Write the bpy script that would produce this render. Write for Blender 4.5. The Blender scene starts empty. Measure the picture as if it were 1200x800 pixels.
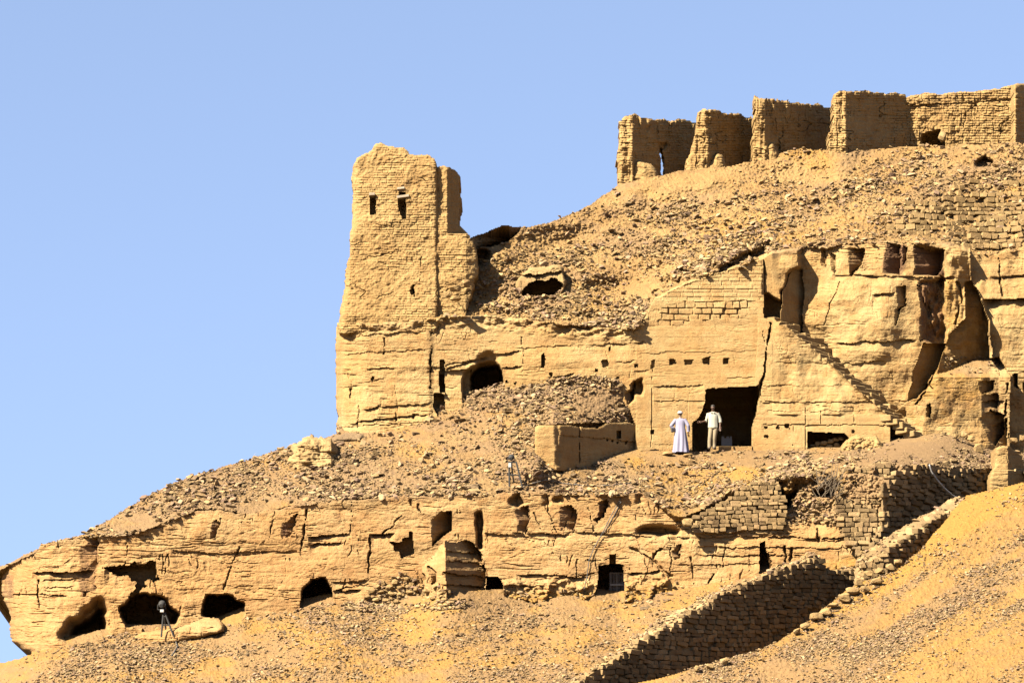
import bpy, bmesh, math, random
import numpy as np
from mathutils import Vector, Matrix
R = math.radians
rnd = random.Random(7)
rng = np.random.default_rng(11)
SC = bpy.context.scene
COL = SC.collection

# ---------------------------------------------------------------- camera model (photo measured in 1200 x 800)
F, TH, DIST, CZ = 3700.0, R(10.4), 130.0, 1.7
def unproj(u, v, Y):
    x = (np.asarray(u, float) - 600) / F; y = (400 - np.asarray(v, float)) / F
    dy = math.cos(TH) - y * math.sin(TH); dz = math.sin(TH) + y * math.cos(TH)
    t = (DIST + np.asarray(Y, float)) / dy
    return x * t, np.asarray(Y, float) + 0 * t, CZ + dz * t
def P(u, v, Y):
    a, b, c = unproj(u, v, Y); return Vector((float(a), float(b), float(c)))
PX = 0.0352          # metres per photo pixel at the main facade

# ---------------------------------------------------------------- numpy noise
def _tab(seed):
    return np.random.default_rng(seed).random((256, 256))
_tabs = {}
def vnoise(x, y, seed=0):
    if seed not in _tabs: _tabs[seed] = _tab(seed)
    T = _tabs[seed]
    xi = np.floor(x).astype(int); yi = np.floor(y).astype(int)
    fx = x - xi; fy = y - yi
    fx = fx * fx * (3 - 2 * fx); fy = fy * fy * (3 - 2 * fy)
    a = T[yi & 255, xi & 255]; b = T[yi & 255, (xi + 1) & 255]
    c = T[(yi + 1) & 255, xi & 255]; d = T[(yi + 1) & 255, (xi + 1) & 255]
    return (a + (b - a) * fx) * (1 - fy) + (c + (d - c) * fx) * fy - 0.5
def fbm(x, y, o=4, seed=0, gain=0.5):
    s = 0; a = 1.0; x, y = .94 * x + .34 * y, -.34 * x + .94 * y
    for k in range(o):
        s = s + a * vnoise(x + 17.3 * k + .5, y + 9.1 * k, seed + k); x, y = 1.62 * x + 1.22 * y, -1.22 * x + 1.62 * y; a *= gain
    return s
def worley(x, y, seed=0):
    if seed not in _tabs: _tabs[seed] = _tab(seed)
    if seed + 777 not in _tabs: _tabs[seed + 777] = _tab(seed + 777)
    if seed + 555 not in _tabs: _tabs[seed + 555] = _tab(seed + 555)
    T1, T2, T3 = _tabs[seed], _tabs[seed + 777], _tabs[seed + 555]
    xi = np.floor(x).astype(int); yi = np.floor(y).astype(int)
    f1 = np.full(x.shape, 9.0); f2 = np.full(x.shape, 9.0); idv = np.zeros(x.shape); cx = np.zeros(x.shape); cy = np.zeros(x.shape)
    for dj in (-1, 0, 1):
        for di in (-1, 0, 1):
            a = (xi + di); b = (yi + dj)
            px = a + T1[b & 255, a & 255]; py = b + T2[b & 255, a & 255]
            d = np.hypot(px - x, py - y)
            n = d < f1
            f2 = np.where(n, f1, np.minimum(f2, d))
            idv = np.where(n, T3[b & 255, a & 255], idv); cx = np.where(n, px, cx); cy = np.where(n, py, cy)
            f1 = np.where(n, d, f1)
    return f1, f2, idv, x - cx, y - cy
def hash2(a, b, seed=3):
    if seed not in _tabs: _tabs[seed] = _tab(seed)
    return _tabs[seed][np.asarray(b).astype(int) & 255, np.asarray(a).astype(int) & 255]
def masonry(u, v, rh, bw, seed=5, gap=1.3, irr=0.35, wob=1.6):
    """courses of stones: returns (joint 0..1 where 1 = inside a stone, random per stone, tilt)"""
    vv = v + wob * 2 * fbm(u / 38, v / 30, 2, seed + 40) + wob * 0.6 * vnoise(u / 9, v / 9, seed + 41) + rh * .55 * irr * vnoise(u / 400, v / (rh * 1.3), seed + 43)
    u = u + wob * .8 * vnoise(u / 6, v / 6, seed + 44)
    row0 = np.floor(vv / rh)
    vv = vv + rh * 0.28 * 0  # rows of even height
    fv = vv / rh - row0
    x = u / bw * (0.75 + 0.6 * hash2(row0, row0 * 0 + 9, seed)) + hash2(row0, row0 * 0 + 3, seed) * 40
    x = x + irr * 2 * vnoise(x * 0.9, row0 * 7.3, seed + 6)
    ci = np.floor(x); fx = x - ci
    d = np.minimum(np.minimum(fx, 1 - fx) * bw, np.minimum(fv, 1 - fv) * rh)
    rv = hash2(ci, row0, seed + 1)
    g = gap * (0.6 + 0.8 * hash2(ci, row0, seed + 4))
    j = np.clip(d / g, 0, 1); j = j * j * (3 - 2 * j)
    tilt = (fx - .5) * (hash2(ci, row0, seed + 2) - .5) + (fv - .5) * (hash2(ci, row0, seed + 3) - .5)
    return j, rv, tilt
def blur(a, k):
    k = int(k)
    if k < 1: return a
    for ax in (0, 1):
        for _ in range(2):
            pad = [(0, 0), (0, 0)]; pad[ax] = (k + 1, k)
            c = np.cumsum(np.pad(a, pad, mode='edge'), axis=ax)
            n = a.shape[ax]
            hi = np.take(c, np.arange(2 * k + 1, 2 * k + 1 + n), axis=ax)
            lo = np.take(c, np.arange(0, n), axis=ax)
            a = (hi - lo) / (2 * k + 1)
    return a
def inside(poly, x, y):
    p = np.asarray(poly, float); r = np.zeros(x.shape, bool); n = len(p)
    for i in range(n):
        x1, y1 = p[i]; x2, y2 = p[(i + 1) % n]
        if y1 == y2: continue
        c = ((y1 > y) != (y2 > y)) & (x < (x2 - x1) * (y - y1) / (y2 - y1) + x1)
        r ^= c
    return r
def ip(pts, sm=0):
    p = sorted(pts); xs = [a for a, b in p]; ys = [b for a, b in p]
    if sm:      # rounded polyline
        gx = np.arange(xs[0] - 4 * sm, xs[-1] + 4 * sm, 1.0); gy = np.interp(gx, xs, ys)
        k = np.exp(-.5 * (np.arange(-3 * sm, 3 * sm + 1) / sm) ** 2); k /= k.sum()
        gy = np.convolve(np.pad(gy, 3 * sm, mode='edge'), k, 'valid')
        return lambda u: np.interp(u, gx, gy)
    return lambda u: np.interp(u, xs, ys)

# ---------------------------------------------------------------- relief layer: depth Y over the photo's (u, v) grid
class Layer:
    def __init__(s, u0, u1, v0, v1, seed=0, below=None, step=1.0):
        s.us = np.arange(u0, u1 + .5 * step, step); vs = np.arange(v0, v1 + .5 * step, step)
        if below: vs = np.concatenate([vs, np.arange(v1 + 6, below, 6.0)])
        s.vs = vs; s.U, s.V = np.meshgrid(s.us, s.vs); s.seed = seed; s.step = step
        s.Y = np.zeros(s.U.shape); s.mask = np.ones(s.U.shape, bool)
        s.at = {k: np.zeros(s.U.shape) for k in ('sand', 'dark', 'grey', 'tone')}
        s.wu = fbm(s.U / 12, s.V / 12, 3, seed + 60) + .5 * fbm(s.U / 3.6, s.V / 3.6, 2, seed + 65); s.wv = fbm(s.U / 12, s.V / 12, 3, seed + 70) + .5 * fbm(s.U / 3.6, s.V / 3.6, 2, seed + 75)
    def sl(s, pts, m=14):
        p = np.asarray(pts, float)
        i0 = np.searchsorted(s.us, p[:, 0].min() - m); i1 = np.searchsorted(s.us, p[:, 0].max() + m)
        j0 = np.searchsorted(s.vs, p[:, 1].min() - m); j1 = np.searchsorted(s.vs, p[:, 1].max() + m)
        return np.s_[j0:j1, i0:i1]
    def m(s, poly, soft=1, rag=2.0):
        q = s.sl(poly); x = s.U[q] + rag * 1.6 * s.wu[q]; y = s.V[q] + rag * 1.6 * s.wv[q]
        k = inside(poly, x, y).astype(float)
        if k.size == 0: return q, k
        return q, blur(k, soft)
    def rec(s, poly, d, soft=1, rag=2.0):
        q, k = s.m(poly, soft, rag)
        if k.size: s.Y[q] += d * k
    def setp(s, poly, fn, soft=1, rag=2.0):
        q, k = s.m(poly, soft, rag)
        if k.size: s.Y[q] = s.Y[q] * (1 - k) + fn(s.U[q], s.V[q]) * k
    def attr(s, name, poly, val=1.0, soft=4, rag=5.0):
        q, k = s.m(poly, soft, rag)
        if k.size: s.at[name][q] = s.at[name][q] * (1 - k) + val * k
    def facet(s, poly, d, rag=2.0, off=0.0):
        """right-facing facet: depth grows from 0 at the left edge to d at the right edge, then a step back"""
        q, k = s.m(poly, 0, rag)
        if not k.any(): return
        kb = k > .5; n = kb.shape[1]
        l = np.argmax(kb, axis=1); r = n - 1 - np.argmax(kb[:, ::-1], axis=1)
        ii = np.arange(n)[None, :]
        t = np.clip((ii - l[:, None]) / np.maximum(r - l, 1)[:, None], 0, 1)
        s.Y[q] += np.where(kb, off + t * d, 0)
    def crack(s, line, w=1.2, d=.3, rag=3.0):
        w = w * .62
        q = s.sl(line); x = s.U[q] + rag * s.wu[q]; y = s.V[q] + rag * s.wv[q]
        if x.size == 0: return
        dm = np.full(x.shape, 1e9)
        for (x1, y1), (x2, y2) in zip(line[:-1], line[1:]):
            L = max((x2 - x1) ** 2 + (y2 - y1) ** 2, 1e-6)
            t = np.clip(((x - x1) * (x2 - x1) + (y - y1) * (y2 - y1)) / L, 0, 1)
            dm = np.minimum(dm, np.hypot(x - x1 - t * (x2 - x1), y - y1 - t * (y2 - y1)))
        wv = w * (0.02 + 1.9 * np.clip(fbm(x / 11, y / 11, 2, s.seed + 5) + .42, 0, 1))
        s.Y[q] += .75 * d * np.clip(1.25 - dm / np.maximum(wv, .05), 0, 1)
    def ledge(s, line, d=.15, h=8, rag=3.0):
        """overhanging stratum: the rock below the line is set back and comes forward again over h pixels"""
        us = [a for a, b in line]; u0, u1 = min(us), max(us)
        q = s.sl([(a, b - 4) for a, b in line] + [(a, b + 4 * h) for a, b in line])
        u = s.U[q]; 
        if u.size == 0: return
        lv = np.interp(u, *zip(*sorted(line))) + rag * .8 * s.wv[q]
        e = np.clip((u - u0) / 6, 0, 1) * np.clip((u1 - u) / 6, 0, 1)
        dv = s.V[q] - lv
        s.Y[q] += np.where(dv > 0, d * e * np.exp(-dv / h) * (0.55 + 1.1 * np.clip(vnoise(u / 14, lv / 14, s.seed + 8) + .5, 0, 1)), 0)
    def at_uv(s, u, v):
        i = np.clip(np.rint((np.asarray(u) - s.us[0]) / s.step).astype(int), 0, len(s.us) - 1)
        j = np.clip(np.searchsorted(s.vs, v), 0, len(s.vs) - 1)
        return s.Y[j, i]

def fracture(U, V, lx, ly, seed, th=.75, o=3, keep=.05, vert=None):
    n = fbm(U / lx, V / ly, o, seed, .5); gv, gu = np.gradient(n)
    dist = np.abs(n) / (np.hypot(gu, gv) + 1e-5)
    w = th * (.5 + 1.4 * np.clip(vnoise(U / 9, V / 9, seed + 3) + .5, 0, 1))
    k = 1 if vert is None else (np.abs(gu) > 1.4 * np.abs(gv) if vert else np.abs(gv) > 2.2 * np.abs(gu))
    return np.clip(1.3 - dist / w, 0, 1) * k * np.clip((fbm(U / 34, V / 24, 2, seed + 5) - keep) * 7, 0, 1)
def spall(U, V, lx, ly, n, seed):
    f = fbm(U / lx, V / ly, 4, seed, .5) * n; k = np.floor(f); return (k + np.clip((f - k) * 5, 0, 1)) / n
def rock_relief(U, V, seed, amp=1.0, strata=1.0, block=1.0, frac=.4):
    r = .26 * fbm(U / 110, V / 80, 3, seed) + .05 * fbm(U / 26, V / 17, 3, seed + 3)
    f1, f2, idv, lx, ly = worley(U / 30 + .3 * fbm(U / 20, V / 20, 2, seed + 9), V / 17 + .3 * fbm(U / 20, V / 20, 2, seed + 11), seed + 12)
    r = r + block * (.05 * (idv - .5) + .10 * lx * (idv - .5) + .05 * ly * (idv - .3)) * np.clip(fbm(U / 70, V / 50, 2, seed + 14) + .55, 0, 1)
    w = V + 5 * fbm(U / 90, V / 90, 3, seed + 21)
    k1 = np.floor(w / 9.0); h1 = hash2(k1, np.floor(U / 70 + hash2(k1, k1 * 0, seed + 1) * 9), seed + 22)
    k2 = np.floor(w / 3.7); h2 = hash2(k2, np.floor(U / 45 + hash2(k2, k2 * 0, seed + 1) * 9), seed + 23)
    st = np.clip(fbm(U / 60, V / 40, 2, seed + 30) + .55, 0, 1)
    r = r + strata * st * (.06 * (h1 - .5) + .035 * (h2 - .5)) + strata * .035 * fbm(U / 40, V / 2.2, 2, seed + 31)
    r = r + .035 * fbm(U / 4.5, V / 3.2, 3, seed + 33, .62) + .05 * np.clip(fbm(U / 9, V / 5, 3, seed + 36) - .28, 0, 1)
    r = r + block * .16 * spall(U, V, 60, 20, 7, seed + 51) + strata * .07 * spall(U, V, 110, 9, 6, seed + 53)
    r = r + frac * (.22 * fracture(U, V, 50, 7, seed + 55, .6, 3, .1, False) + .22 * block * fracture(U, V, 18, 34, seed + 57, .55, 3, .12, True) + .18 * fracture(U, V, 17, 5, seed + 59, .5, 3, .16, False))
    r = r + .03 * np.abs(fbm(U / 2.6, V / 2.2, 2, seed + 61, .6))
    pit = fbm(U / 5.5, V / 3.4, 2, seed + 37)
    r = r + .22 * frac * np.clip(pit - .38, 0, 1)
    return amp * r
def scree_relief(U, V, seed, amp=1.0):
    r = .35 * fbm(U / 70, V / 45, 3, seed) + .10 * fbm(U / 15, V / 9, 3, seed + 3)
    f1, f2, idv, lx, ly = worley(U / 5.2, V / 4.0, seed + 5)
    f1b, f2b, idb, lxb, lyb = worley(U / 11, V / 7.5, seed + 6)
    dens = np.clip(fbm(U / 40, V / 28, 3, seed + 8) + .5, 0, 1)
    f1c, f2c, idc, lxc, lyc = worley(U / 2.9, V / 2.3, seed + 7)
    r = r - .11 * np.clip(.62 - f1c, 0, 1) * (idc > .4) * (.5 + .8 * dens) - .13 * np.clip(.62 - f1, 0, 1) * (idv > .35) * (0.4 + dens) - .22 * np.clip(.5 - f1b, 0, 1) * (idb > .62) * dens * 1.3
    r = r + .03 * fbm(U / 2.4, V / 2.0, 2, seed + 9, .6)
    return amp * r
def mud_relief(U, V, seed, amp=1.0):
    j, rv, tl = masonry(U, V, 2.9, 7.5, seed, gap=.7, wob=.35)
    e = np.clip(fbm(U / 30, V / 22, 3, seed + 15) + .5, 0, 1)
    r = e * (.05 * (1 - j) + .035 * (rv - .5)) + .045 * fbm(U / 3.4, V / 2.8, 2, seed + 17, .6)
    return amp * (r + .22 * fbm(U / 45, V / 45, 3, seed + 2) + .05 * fbm(U / 9, V / 8, 3, seed + 4) + .10 * np.clip(fbm(U / 14, V / 5, 3, seed + 6) - .22, 0, 1) + .10 * fracture(U, V, 30, 12, seed + 8, .5, 3, .1))
def rubble_wall(U, V, seed, rh=6.0, bw=9.5, amp=1.0):
    # irregular fieldstones laid in rough courses: cells of a jittered grid
    u = U + 2.0 * fbm(U / 9, V / 9, 2, seed + 30); v = V + 2.6 * fbm(U / 30, V / 24, 2, seed + 31) + 1.0 * vnoise(U / 7, V / 7, seed + 32)
    row = np.floor(v / rh); x = u / bw + .5 * (row % 2) * 0
    f1, f2, rv, lx, ly = worley(u / bw, v / rh, seed)
    g = f2 - f1; j = np.clip(g / .20, 0, 1); j = np.sqrt(j)
    gone = np.clip(fbm(U / 20, V / 14, 3, seed + 19) * 3 - .4, 0, 1)
    r = .22 * (1 - j) + .20 * (rv - .5) + .16 * (lx * (hash2(rv * 97, rv * 31, seed + 2) - .5) + ly * (hash2(rv * 53, rv * 77, seed + 3) - .3)) + .05 * fbm(U / 3, V / 3, 2, seed + 7, .6) + .12 * fbm(U / 25, V / 20, 3, seed + 2) + .16 * gone
    return amp * r, rv
def stone_relief(U, V, seed, rh=6.5, bw=11, amp=1.0):
    j, rv, tl = masonry(U, V, rh, bw, seed, gap=2.3, irr=.7, wob=2.2)
    gone = np.clip(fbm(U / 22, V / 16, 3, seed + 19) * 3 - .5, 0, 1)
    return amp * (.24 * (1 - j) + .15 * (rv - .5) + .16 * tl + .05 * fbm(U / 3, V / 3, 2, seed + 7, .6) + .14 * fbm(U / 25, V / 20, 3, seed + 2) + .1 * gone), rv

# ---------------------------------------------------------------- meshes from grids
def mesh_obj(name, co, quads=None, tris=None, mat=None, attrs=None, origin=None, parent=None, smooth=False):
    me = bpy.data.meshes.new(name)
    co = np.asarray(co, np.float32)
    if origin is not None: co = co - np.asarray(origin, np.float32)[None, :]
    me.vertices.add(len(co)); me.vertices.foreach_set('co', co.ravel())
    loops = []; tot = []
    if quads is not None and len(quads): loops.append(np.asarray(quads, np.int32).ravel()); tot.append(np.full(len(quads), 4, np.int32))
    if tris is not None and len(tris): loops.append(np.asarray(tris, np.int32).ravel()); tot.append(np.full(len(tris), 3, np.int32))
    loops = np.concatenate(loops); tot = np.concatenate(tot)
    me.loops.add(len(loops)); me.loops.foreach_set('vertex_index', loops)
    me.polygons.add(len(tot)); me.polygons.foreach_set('loop_start', np.concatenate([[0], np.cumsum(tot)[:-1]]).astype(np.int32))
    me.update(calc_edges=True)
    me.polygons.foreach_set('use_smooth', np.full(len(tot), smooth))
    for k, a in (attrs or {}).items():
        at = me.attributes.new(k, 'FLOAT', 'POINT'); at.data.foreach_set('value', np.asarray(a, np.float32))
    if mat: me.materials.append(mat)
    o = bpy.data.objects.new(name, me); COL.objects.link(o)
    if origin is not None: o.location = origin
    if parent is not None:
        o.parent = parent; o.location = Vector(o.location) - Vector(parent.matrix_basis.translation)
    return o
def sheet(name, U, V, Y, mask, mat, attrs=None, skirt=(0, 8, -2), closed=False, origin=None, parent=None):
    h, w = U.shape
    X, YY, Z = unproj(U, V, Y)
    cell = mask[:-1, :-1] & mask[1:, :-1] & mask[:-1, 1:] & mask[1:, 1:]
    idx = np.arange(h * w).reshape(h, w)
    a = idx[:-1, :-1][cell]; b = idx[:-1, 1:][cell]; c = idx[1:, 1:][cell]; d = idx[1:, :-1][cell]
    q = np.stack([a, d, c, b], 1)
    used = np.zeros(h * w, bool); used[q.ravel()] = True
    new = np.cumsum(used) - 1
    q = new[q]; n = int(used.sum())
    co = np.stack([X.ravel()[used], YY.ravel()[used], Z.ravel()[used]], 1)
    at = {k: v.ravel()[used] for k, v in (attrs or {}).items()}
    e = np.concatenate([q[:, [0, 1]], q[:, [1, 2]], q[:, [2, 3]], q[:, [3, 0]]])
    key = e[:, 0].astype(np.int64) * n + e[:, 1]; rev = e[:, 1].astype(np.int64) * n + e[:, 0]
    bd = e[~np.isin(key, rev)]
    T = np.asarray(skirt, float)
    if closed:
        if closed == 'flat':
            back = co.copy(); back[:, 1] = co[:, 1].max() + T[1]
        else: back = co + T
        co2 = np.concatenate([co, back]); bk = q[:, ::-1] + n
        sk = np.stack([bd[:, 1], bd[:, 0], bd[:, 0] + n, bd[:, 1] + n], 1)
        qq = np.concatenate([q, bk, sk]); at = {k: np.concatenate([v, v]) for k, v in at.items()}
    else:
        bv = np.unique(bd); mp = np.full(n, -1); mp[bv] = n + np.arange(len(bv))
        co2 = np.concatenate([co, co[bv] + T])
        sk = np.stack([bd[:, 1], bd[:, 0], mp[bd[:, 0]], mp[bd[:, 1]]], 1)
        qq = np.concatenate([q, sk]); at = {k: np.concatenate([v, v[bv]]) for k, v in at.items()}
    return mesh_obj(name, co2, quads=qq, mat=mat, attrs=at, origin=origin, parent=parent)
def tag(o, label=None, cat=None, group=None, kind=None):
    if label: o['label'] = label
    if cat: o['category'] = cat
    if group: o['group'] = group
    if kind: o['kind'] = kind
    return o
def empty(name, loc, label, cat, group=None):
    o = bpy.data.objects.new(name, None); o.empty_display_size = .3; COL.objects.link(o); o.location = loc
    return tag(o, label, cat, group)
SLABS = {}
def slab(name, poly, Yf, thick, mat, label=None, cat=None, group=None, relief=None, rag=1.5, parent=None, seed=0, step=1.0, tone=None, holes=(), post=None, edge=0.0, base=None, attrs=None):
    """a standing solid: its visible face over the outline poly, its own thickness behind"""
    p = np.asarray(poly, float)
    L = Layer(math.floor(p[:, 0].min()) - 6, math.ceil(p[:, 0].max()) + 6, math.floor(p[:, 1].min()) - 6, math.ceil(p[:, 1].max()) + 6, seed, step=step)
    x = L.U + rag * 1.6 * L.wu; y = L.V + rag * 1.6 * L.wv
    L.mask = inside(poly, x, y)
    for hl in holes: L.mask &= ~inside(hl, x, y)
    L.Y = Yf(L.U, L.V)
    rv = None
    if relief == 'stone': r, rv = stone_relief(L.U, L.V, seed); L.Y = L.Y + r
    elif callable(relief):
        r = relief(L.U, L.V, seed)
        if isinstance(r, tuple): r, rv = r
        L.Y = L.Y + r
    elif relief == 'mud': L.Y = L.Y + mud_relief(L.U, L.V, seed)
    elif relief == 'rock': L.Y = L.Y + rock_relief(L.U, L.V, seed, .8)
    elif relief == 'scree': L.Y = L.Y + scree_relief(L.U, L.V, seed, .9)
    if rv is not None: L.at['tone'] = rv - .5
    if edge:   # worn, rounded rim
        k = blur(L.mask.astype(float), 3); L.Y = L.Y + edge * np.clip((1 - k) * 2, 0, 1) ** 2
    if post: post(L)
    jj, ii = np.nonzero(L.mask)
    if base is None:
        ub = float(p[:, 0].mean()); vb = float(p[:, 1].max()); base = P(ub, vb, float(np.median(L.Y[L.mask])))
    o = sheet(name, L.U, L.V, L.Y, L.mask, mat, L.at, skirt=(0, thick, 0), closed=True, origin=base, parent=parent)
    if label: tag(o, label, cat, group)
    SLABS[o.name] = L
    return o

# ---------------------------------------------------------------- materials
def nn(nt, t, loc=None, **kw):
    n = nt.nodes.new(t)
    for k, v in kw.items(): setattr(n, k, v)
    return n
def mixc(nt, fac, a, b, mode='MIX'):
    m = nn(nt, 'ShaderNodeMix', data_type='RGBA', blend_type=mode)
    for s, v in ((m.inputs[0], fac), (m.inputs[6], a), (m.inputs[7], b)):
        if isinstance(v, (int, float)): s.default_value = v
        elif isinstance(v, tuple): s.default_value = (*v, 1)
        else: nt.links.new(v, s)
    return m.outputs[2]
def mth(nt, op, a, b=None, clamp=False):
    m = nn(nt, 'ShaderNodeMath', operation=op, use_clamp=clamp)
    for s, v in zip(m.inputs, (a, b)):
        if v is None: continue
        if isinstance(v, (int, float)): s.default_value = v
        else: nt.links.new(v, s)
    return m.outputs[0]
def noise(nt, co, scale, detail=4, rough=.55, mul=None):
    if mul:
        mp = nn(nt, 'ShaderNodeMapping'); mp.inputs['Scale'].default_value = mul; nt.links.new(co, mp.inputs[0]); co = mp.outputs[0]
    n = nn(nt, 'ShaderNodeTexNoise'); n.inputs['Scale'].default_value = scale; n.inputs['Detail'].default_value = detail; n.inputs['Roughness'].default_value = rough
    nt.links.new(co, n.inputs[0]); return n.outputs[0]
def rng01(nt, s, lo, hi):
    m = nn(nt, 'ShaderNodeMapRange'); m.clamp = True
    nt.links.new(s, m.inputs[0]); m.inputs[1].default_value = lo; m.inputs[2].default_value = hi; return m.outputs[0]
def attr_n(nt, name):
    a = nn(nt, 'ShaderNodeAttribute', attribute_name=name); return a.outputs['Fac']
SAND = (.145, .079, .0175); GREY = (.098, .064, .036); DARK = (.070, .036, .020)
KA = .29
def earth(name, pale, mid, red, strata=.5, bump=.5, island=0.0, rough=.95, speck=.5, tone=.55):
    pale, mid, red = (tuple(KA * x for x in c_) for c_ in (pale, mid, red))
    m = bpy.data.materials.new(name); m.use_nodes = True; nt = m.node_tree
    b = nt.nodes['Principled BSDF']; b.inputs['Roughness'].default_value = rough; b.inputs['Specular IOR Level'].default_value = .12
    g = nn(nt, 'ShaderNodeNewGeometry'); co = g.outputs['Position']
    n1 = noise(nt, co, .35, 5, .6); n2 = noise(nt, co, 1.7, 5, .65); n3 = noise(nt, co, 9, 4, .7)
    c = mixc(nt, rng01(nt, n1, .42, .60), pale, mid)
    c = mixc(nt, mth(nt, 'MULTIPLY', rng01(nt, n2, .48, .66), .8), c, red)
    if strata:
        s = noise(nt, co, 1.0, 4, .65, mul=(.07, .07, 2.6))
        c = mixc(nt, mth(nt, 'MULTIPLY', rng01(nt, s, .46, .62), strata), c, tuple(.6 * a + .4 * d for a, d in zip(red, DARK)))
    # colour of dust patches, gravel, desert varnish and single stones
    wn = noise(nt, co, 3.0, 5, .7)
    def am(nm, gain=1.0):
        a = attr_n(nt, nm); t = mth(nt, 'ADD', a, mth(nt, 'MULTIPLY', mth(nt, 'SUBTRACT', wn, .5), 1.1))
        return mth(nt, 'MULTIPLY', mth(nt, 'MULTIPLY', rng01(nt, t, .3, .7), gain), rng01(nt, a, .02, .2))
    c = mixc(nt, am('sand', .75), c, SAND)
    c = mixc(nt, am('grey', .55), c, GREY)
    c = mixc(nt, am('dark', .9), c, DARK)
    if tone:
        t = attr_n(nt, 'tone')
        hs = nn(nt, 'ShaderNodeHueSaturation'); nt.links.new(c, hs.inputs['Color'])
        nt.links.new(mth(nt, 'ADD', mth(nt, 'MULTIPLY', t, tone), 1.0), hs.inputs['Value']); c = hs.outputs[0]
    if island:
        ri = g.outputs['Random Per Island']
        c = mixc(nt, mth(nt, 'MULTIPLY', rng01(nt, ri, .45, .95), island), c, (.105, .068, .053))
        hs = nn(nt, 'ShaderNodeHueSaturation'); nt.links.new(c, hs.inputs['Color'])
        wv = nn(nt, 'ShaderNodeTexWhiteNoise', noise_dimensions='1D'); nt.links.new(ri, wv.inputs['W'])
        nt.links.new(mth(nt, 'ADD', mth(nt, 'MULTIPLY', wv.outputs[0], .85), .58), hs.inputs['Value']); c = hs.outputs[0]
        wv2 = nn(nt, 'ShaderNodeTexWhiteNoise', noise_dimensions='1D'); nt.links.new(mth(nt, 'ADD', ri, 3.7), wv2.inputs['W'])
        c = mixc(nt, mth(nt, 'MULTIPLY', mth(nt, 'GREATER_THAN', wv2.outputs[0], .9), .7), c, (.19, .138, .082))
    # fine grain
    n4 = noise(nt, co, 26, 2, .6); n5 = noise(nt, co, 3.2, 3, .6, mul=(1.6, 1.6, .35))
    hs = nn(nt, 'ShaderNodeHueSaturation'); nt.links.new(c, hs.inputs['Color'])
    nt.links.new(mth(nt, 'ADD', mth(nt, 'ADD', mth(nt, 'MULTIPLY', mth(nt, 'SUBTRACT', n4, .5), .55), mth(nt, 'MULTIPLY', mth(nt, 'SUBTRACT', n5, .5), .35)), 1.0), hs.inputs['Value']); c = hs.outputs[0]
    hs = nn(nt, 'ShaderNodeHueSaturation'); nt.links.new(c, hs.inputs['Color'])
    nt.links.new(mth(nt, 'ADD', mth(nt, 'MULTIPLY', mth(nt, 'SUBTRACT', n3, .5), speck), 1.0), hs.inputs['Value']); c = hs.outputs[0]
    nt.links.new(c, b.inputs['Base Color'])
    if bump:
        bn = nn(nt, 'ShaderNodeBump'); bn.inputs['Strength'].default_value = bump; bn.inputs['Distance'].default_value = .05
        nt.links.new(noise(nt, co, 14, 5, .75, mul=(1, 1, 1.7)), bn.inputs['Height']); nt.links.new(bn.outputs[0], b.inputs['Normal'])
    return m
def plain(name, col, rough=.6, metal=0.0, var=.25, scale=12.0):
    col = tuple(.5 * x for x in col)
    m = bpy.data.materials.new(name); m.use_nodes = True; nt = m.node_tree; b = nt.nodes['Principled BSDF']
    b.inputs['Roughness'].default_value = rough; b.inputs['Metallic'].default_value = metal
    g = nn(nt, 'ShaderNodeNewGeometry')
    hs = nn(nt, 'ShaderNodeHueSaturation'); hs.inputs['Color'].default_value = (*col, 1)
    nt.links.new(mth(nt, 'ADD', mth(nt, 'MULTIPLY', mth(nt, 'SUBTRACT', noise(nt, g.outputs['Position'], scale, 4), .5), var * 2), 1.0), hs.inputs['Value'])
    nt.links.new(hs.outputs[0], b.inputs['Base Color']); return m
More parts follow.
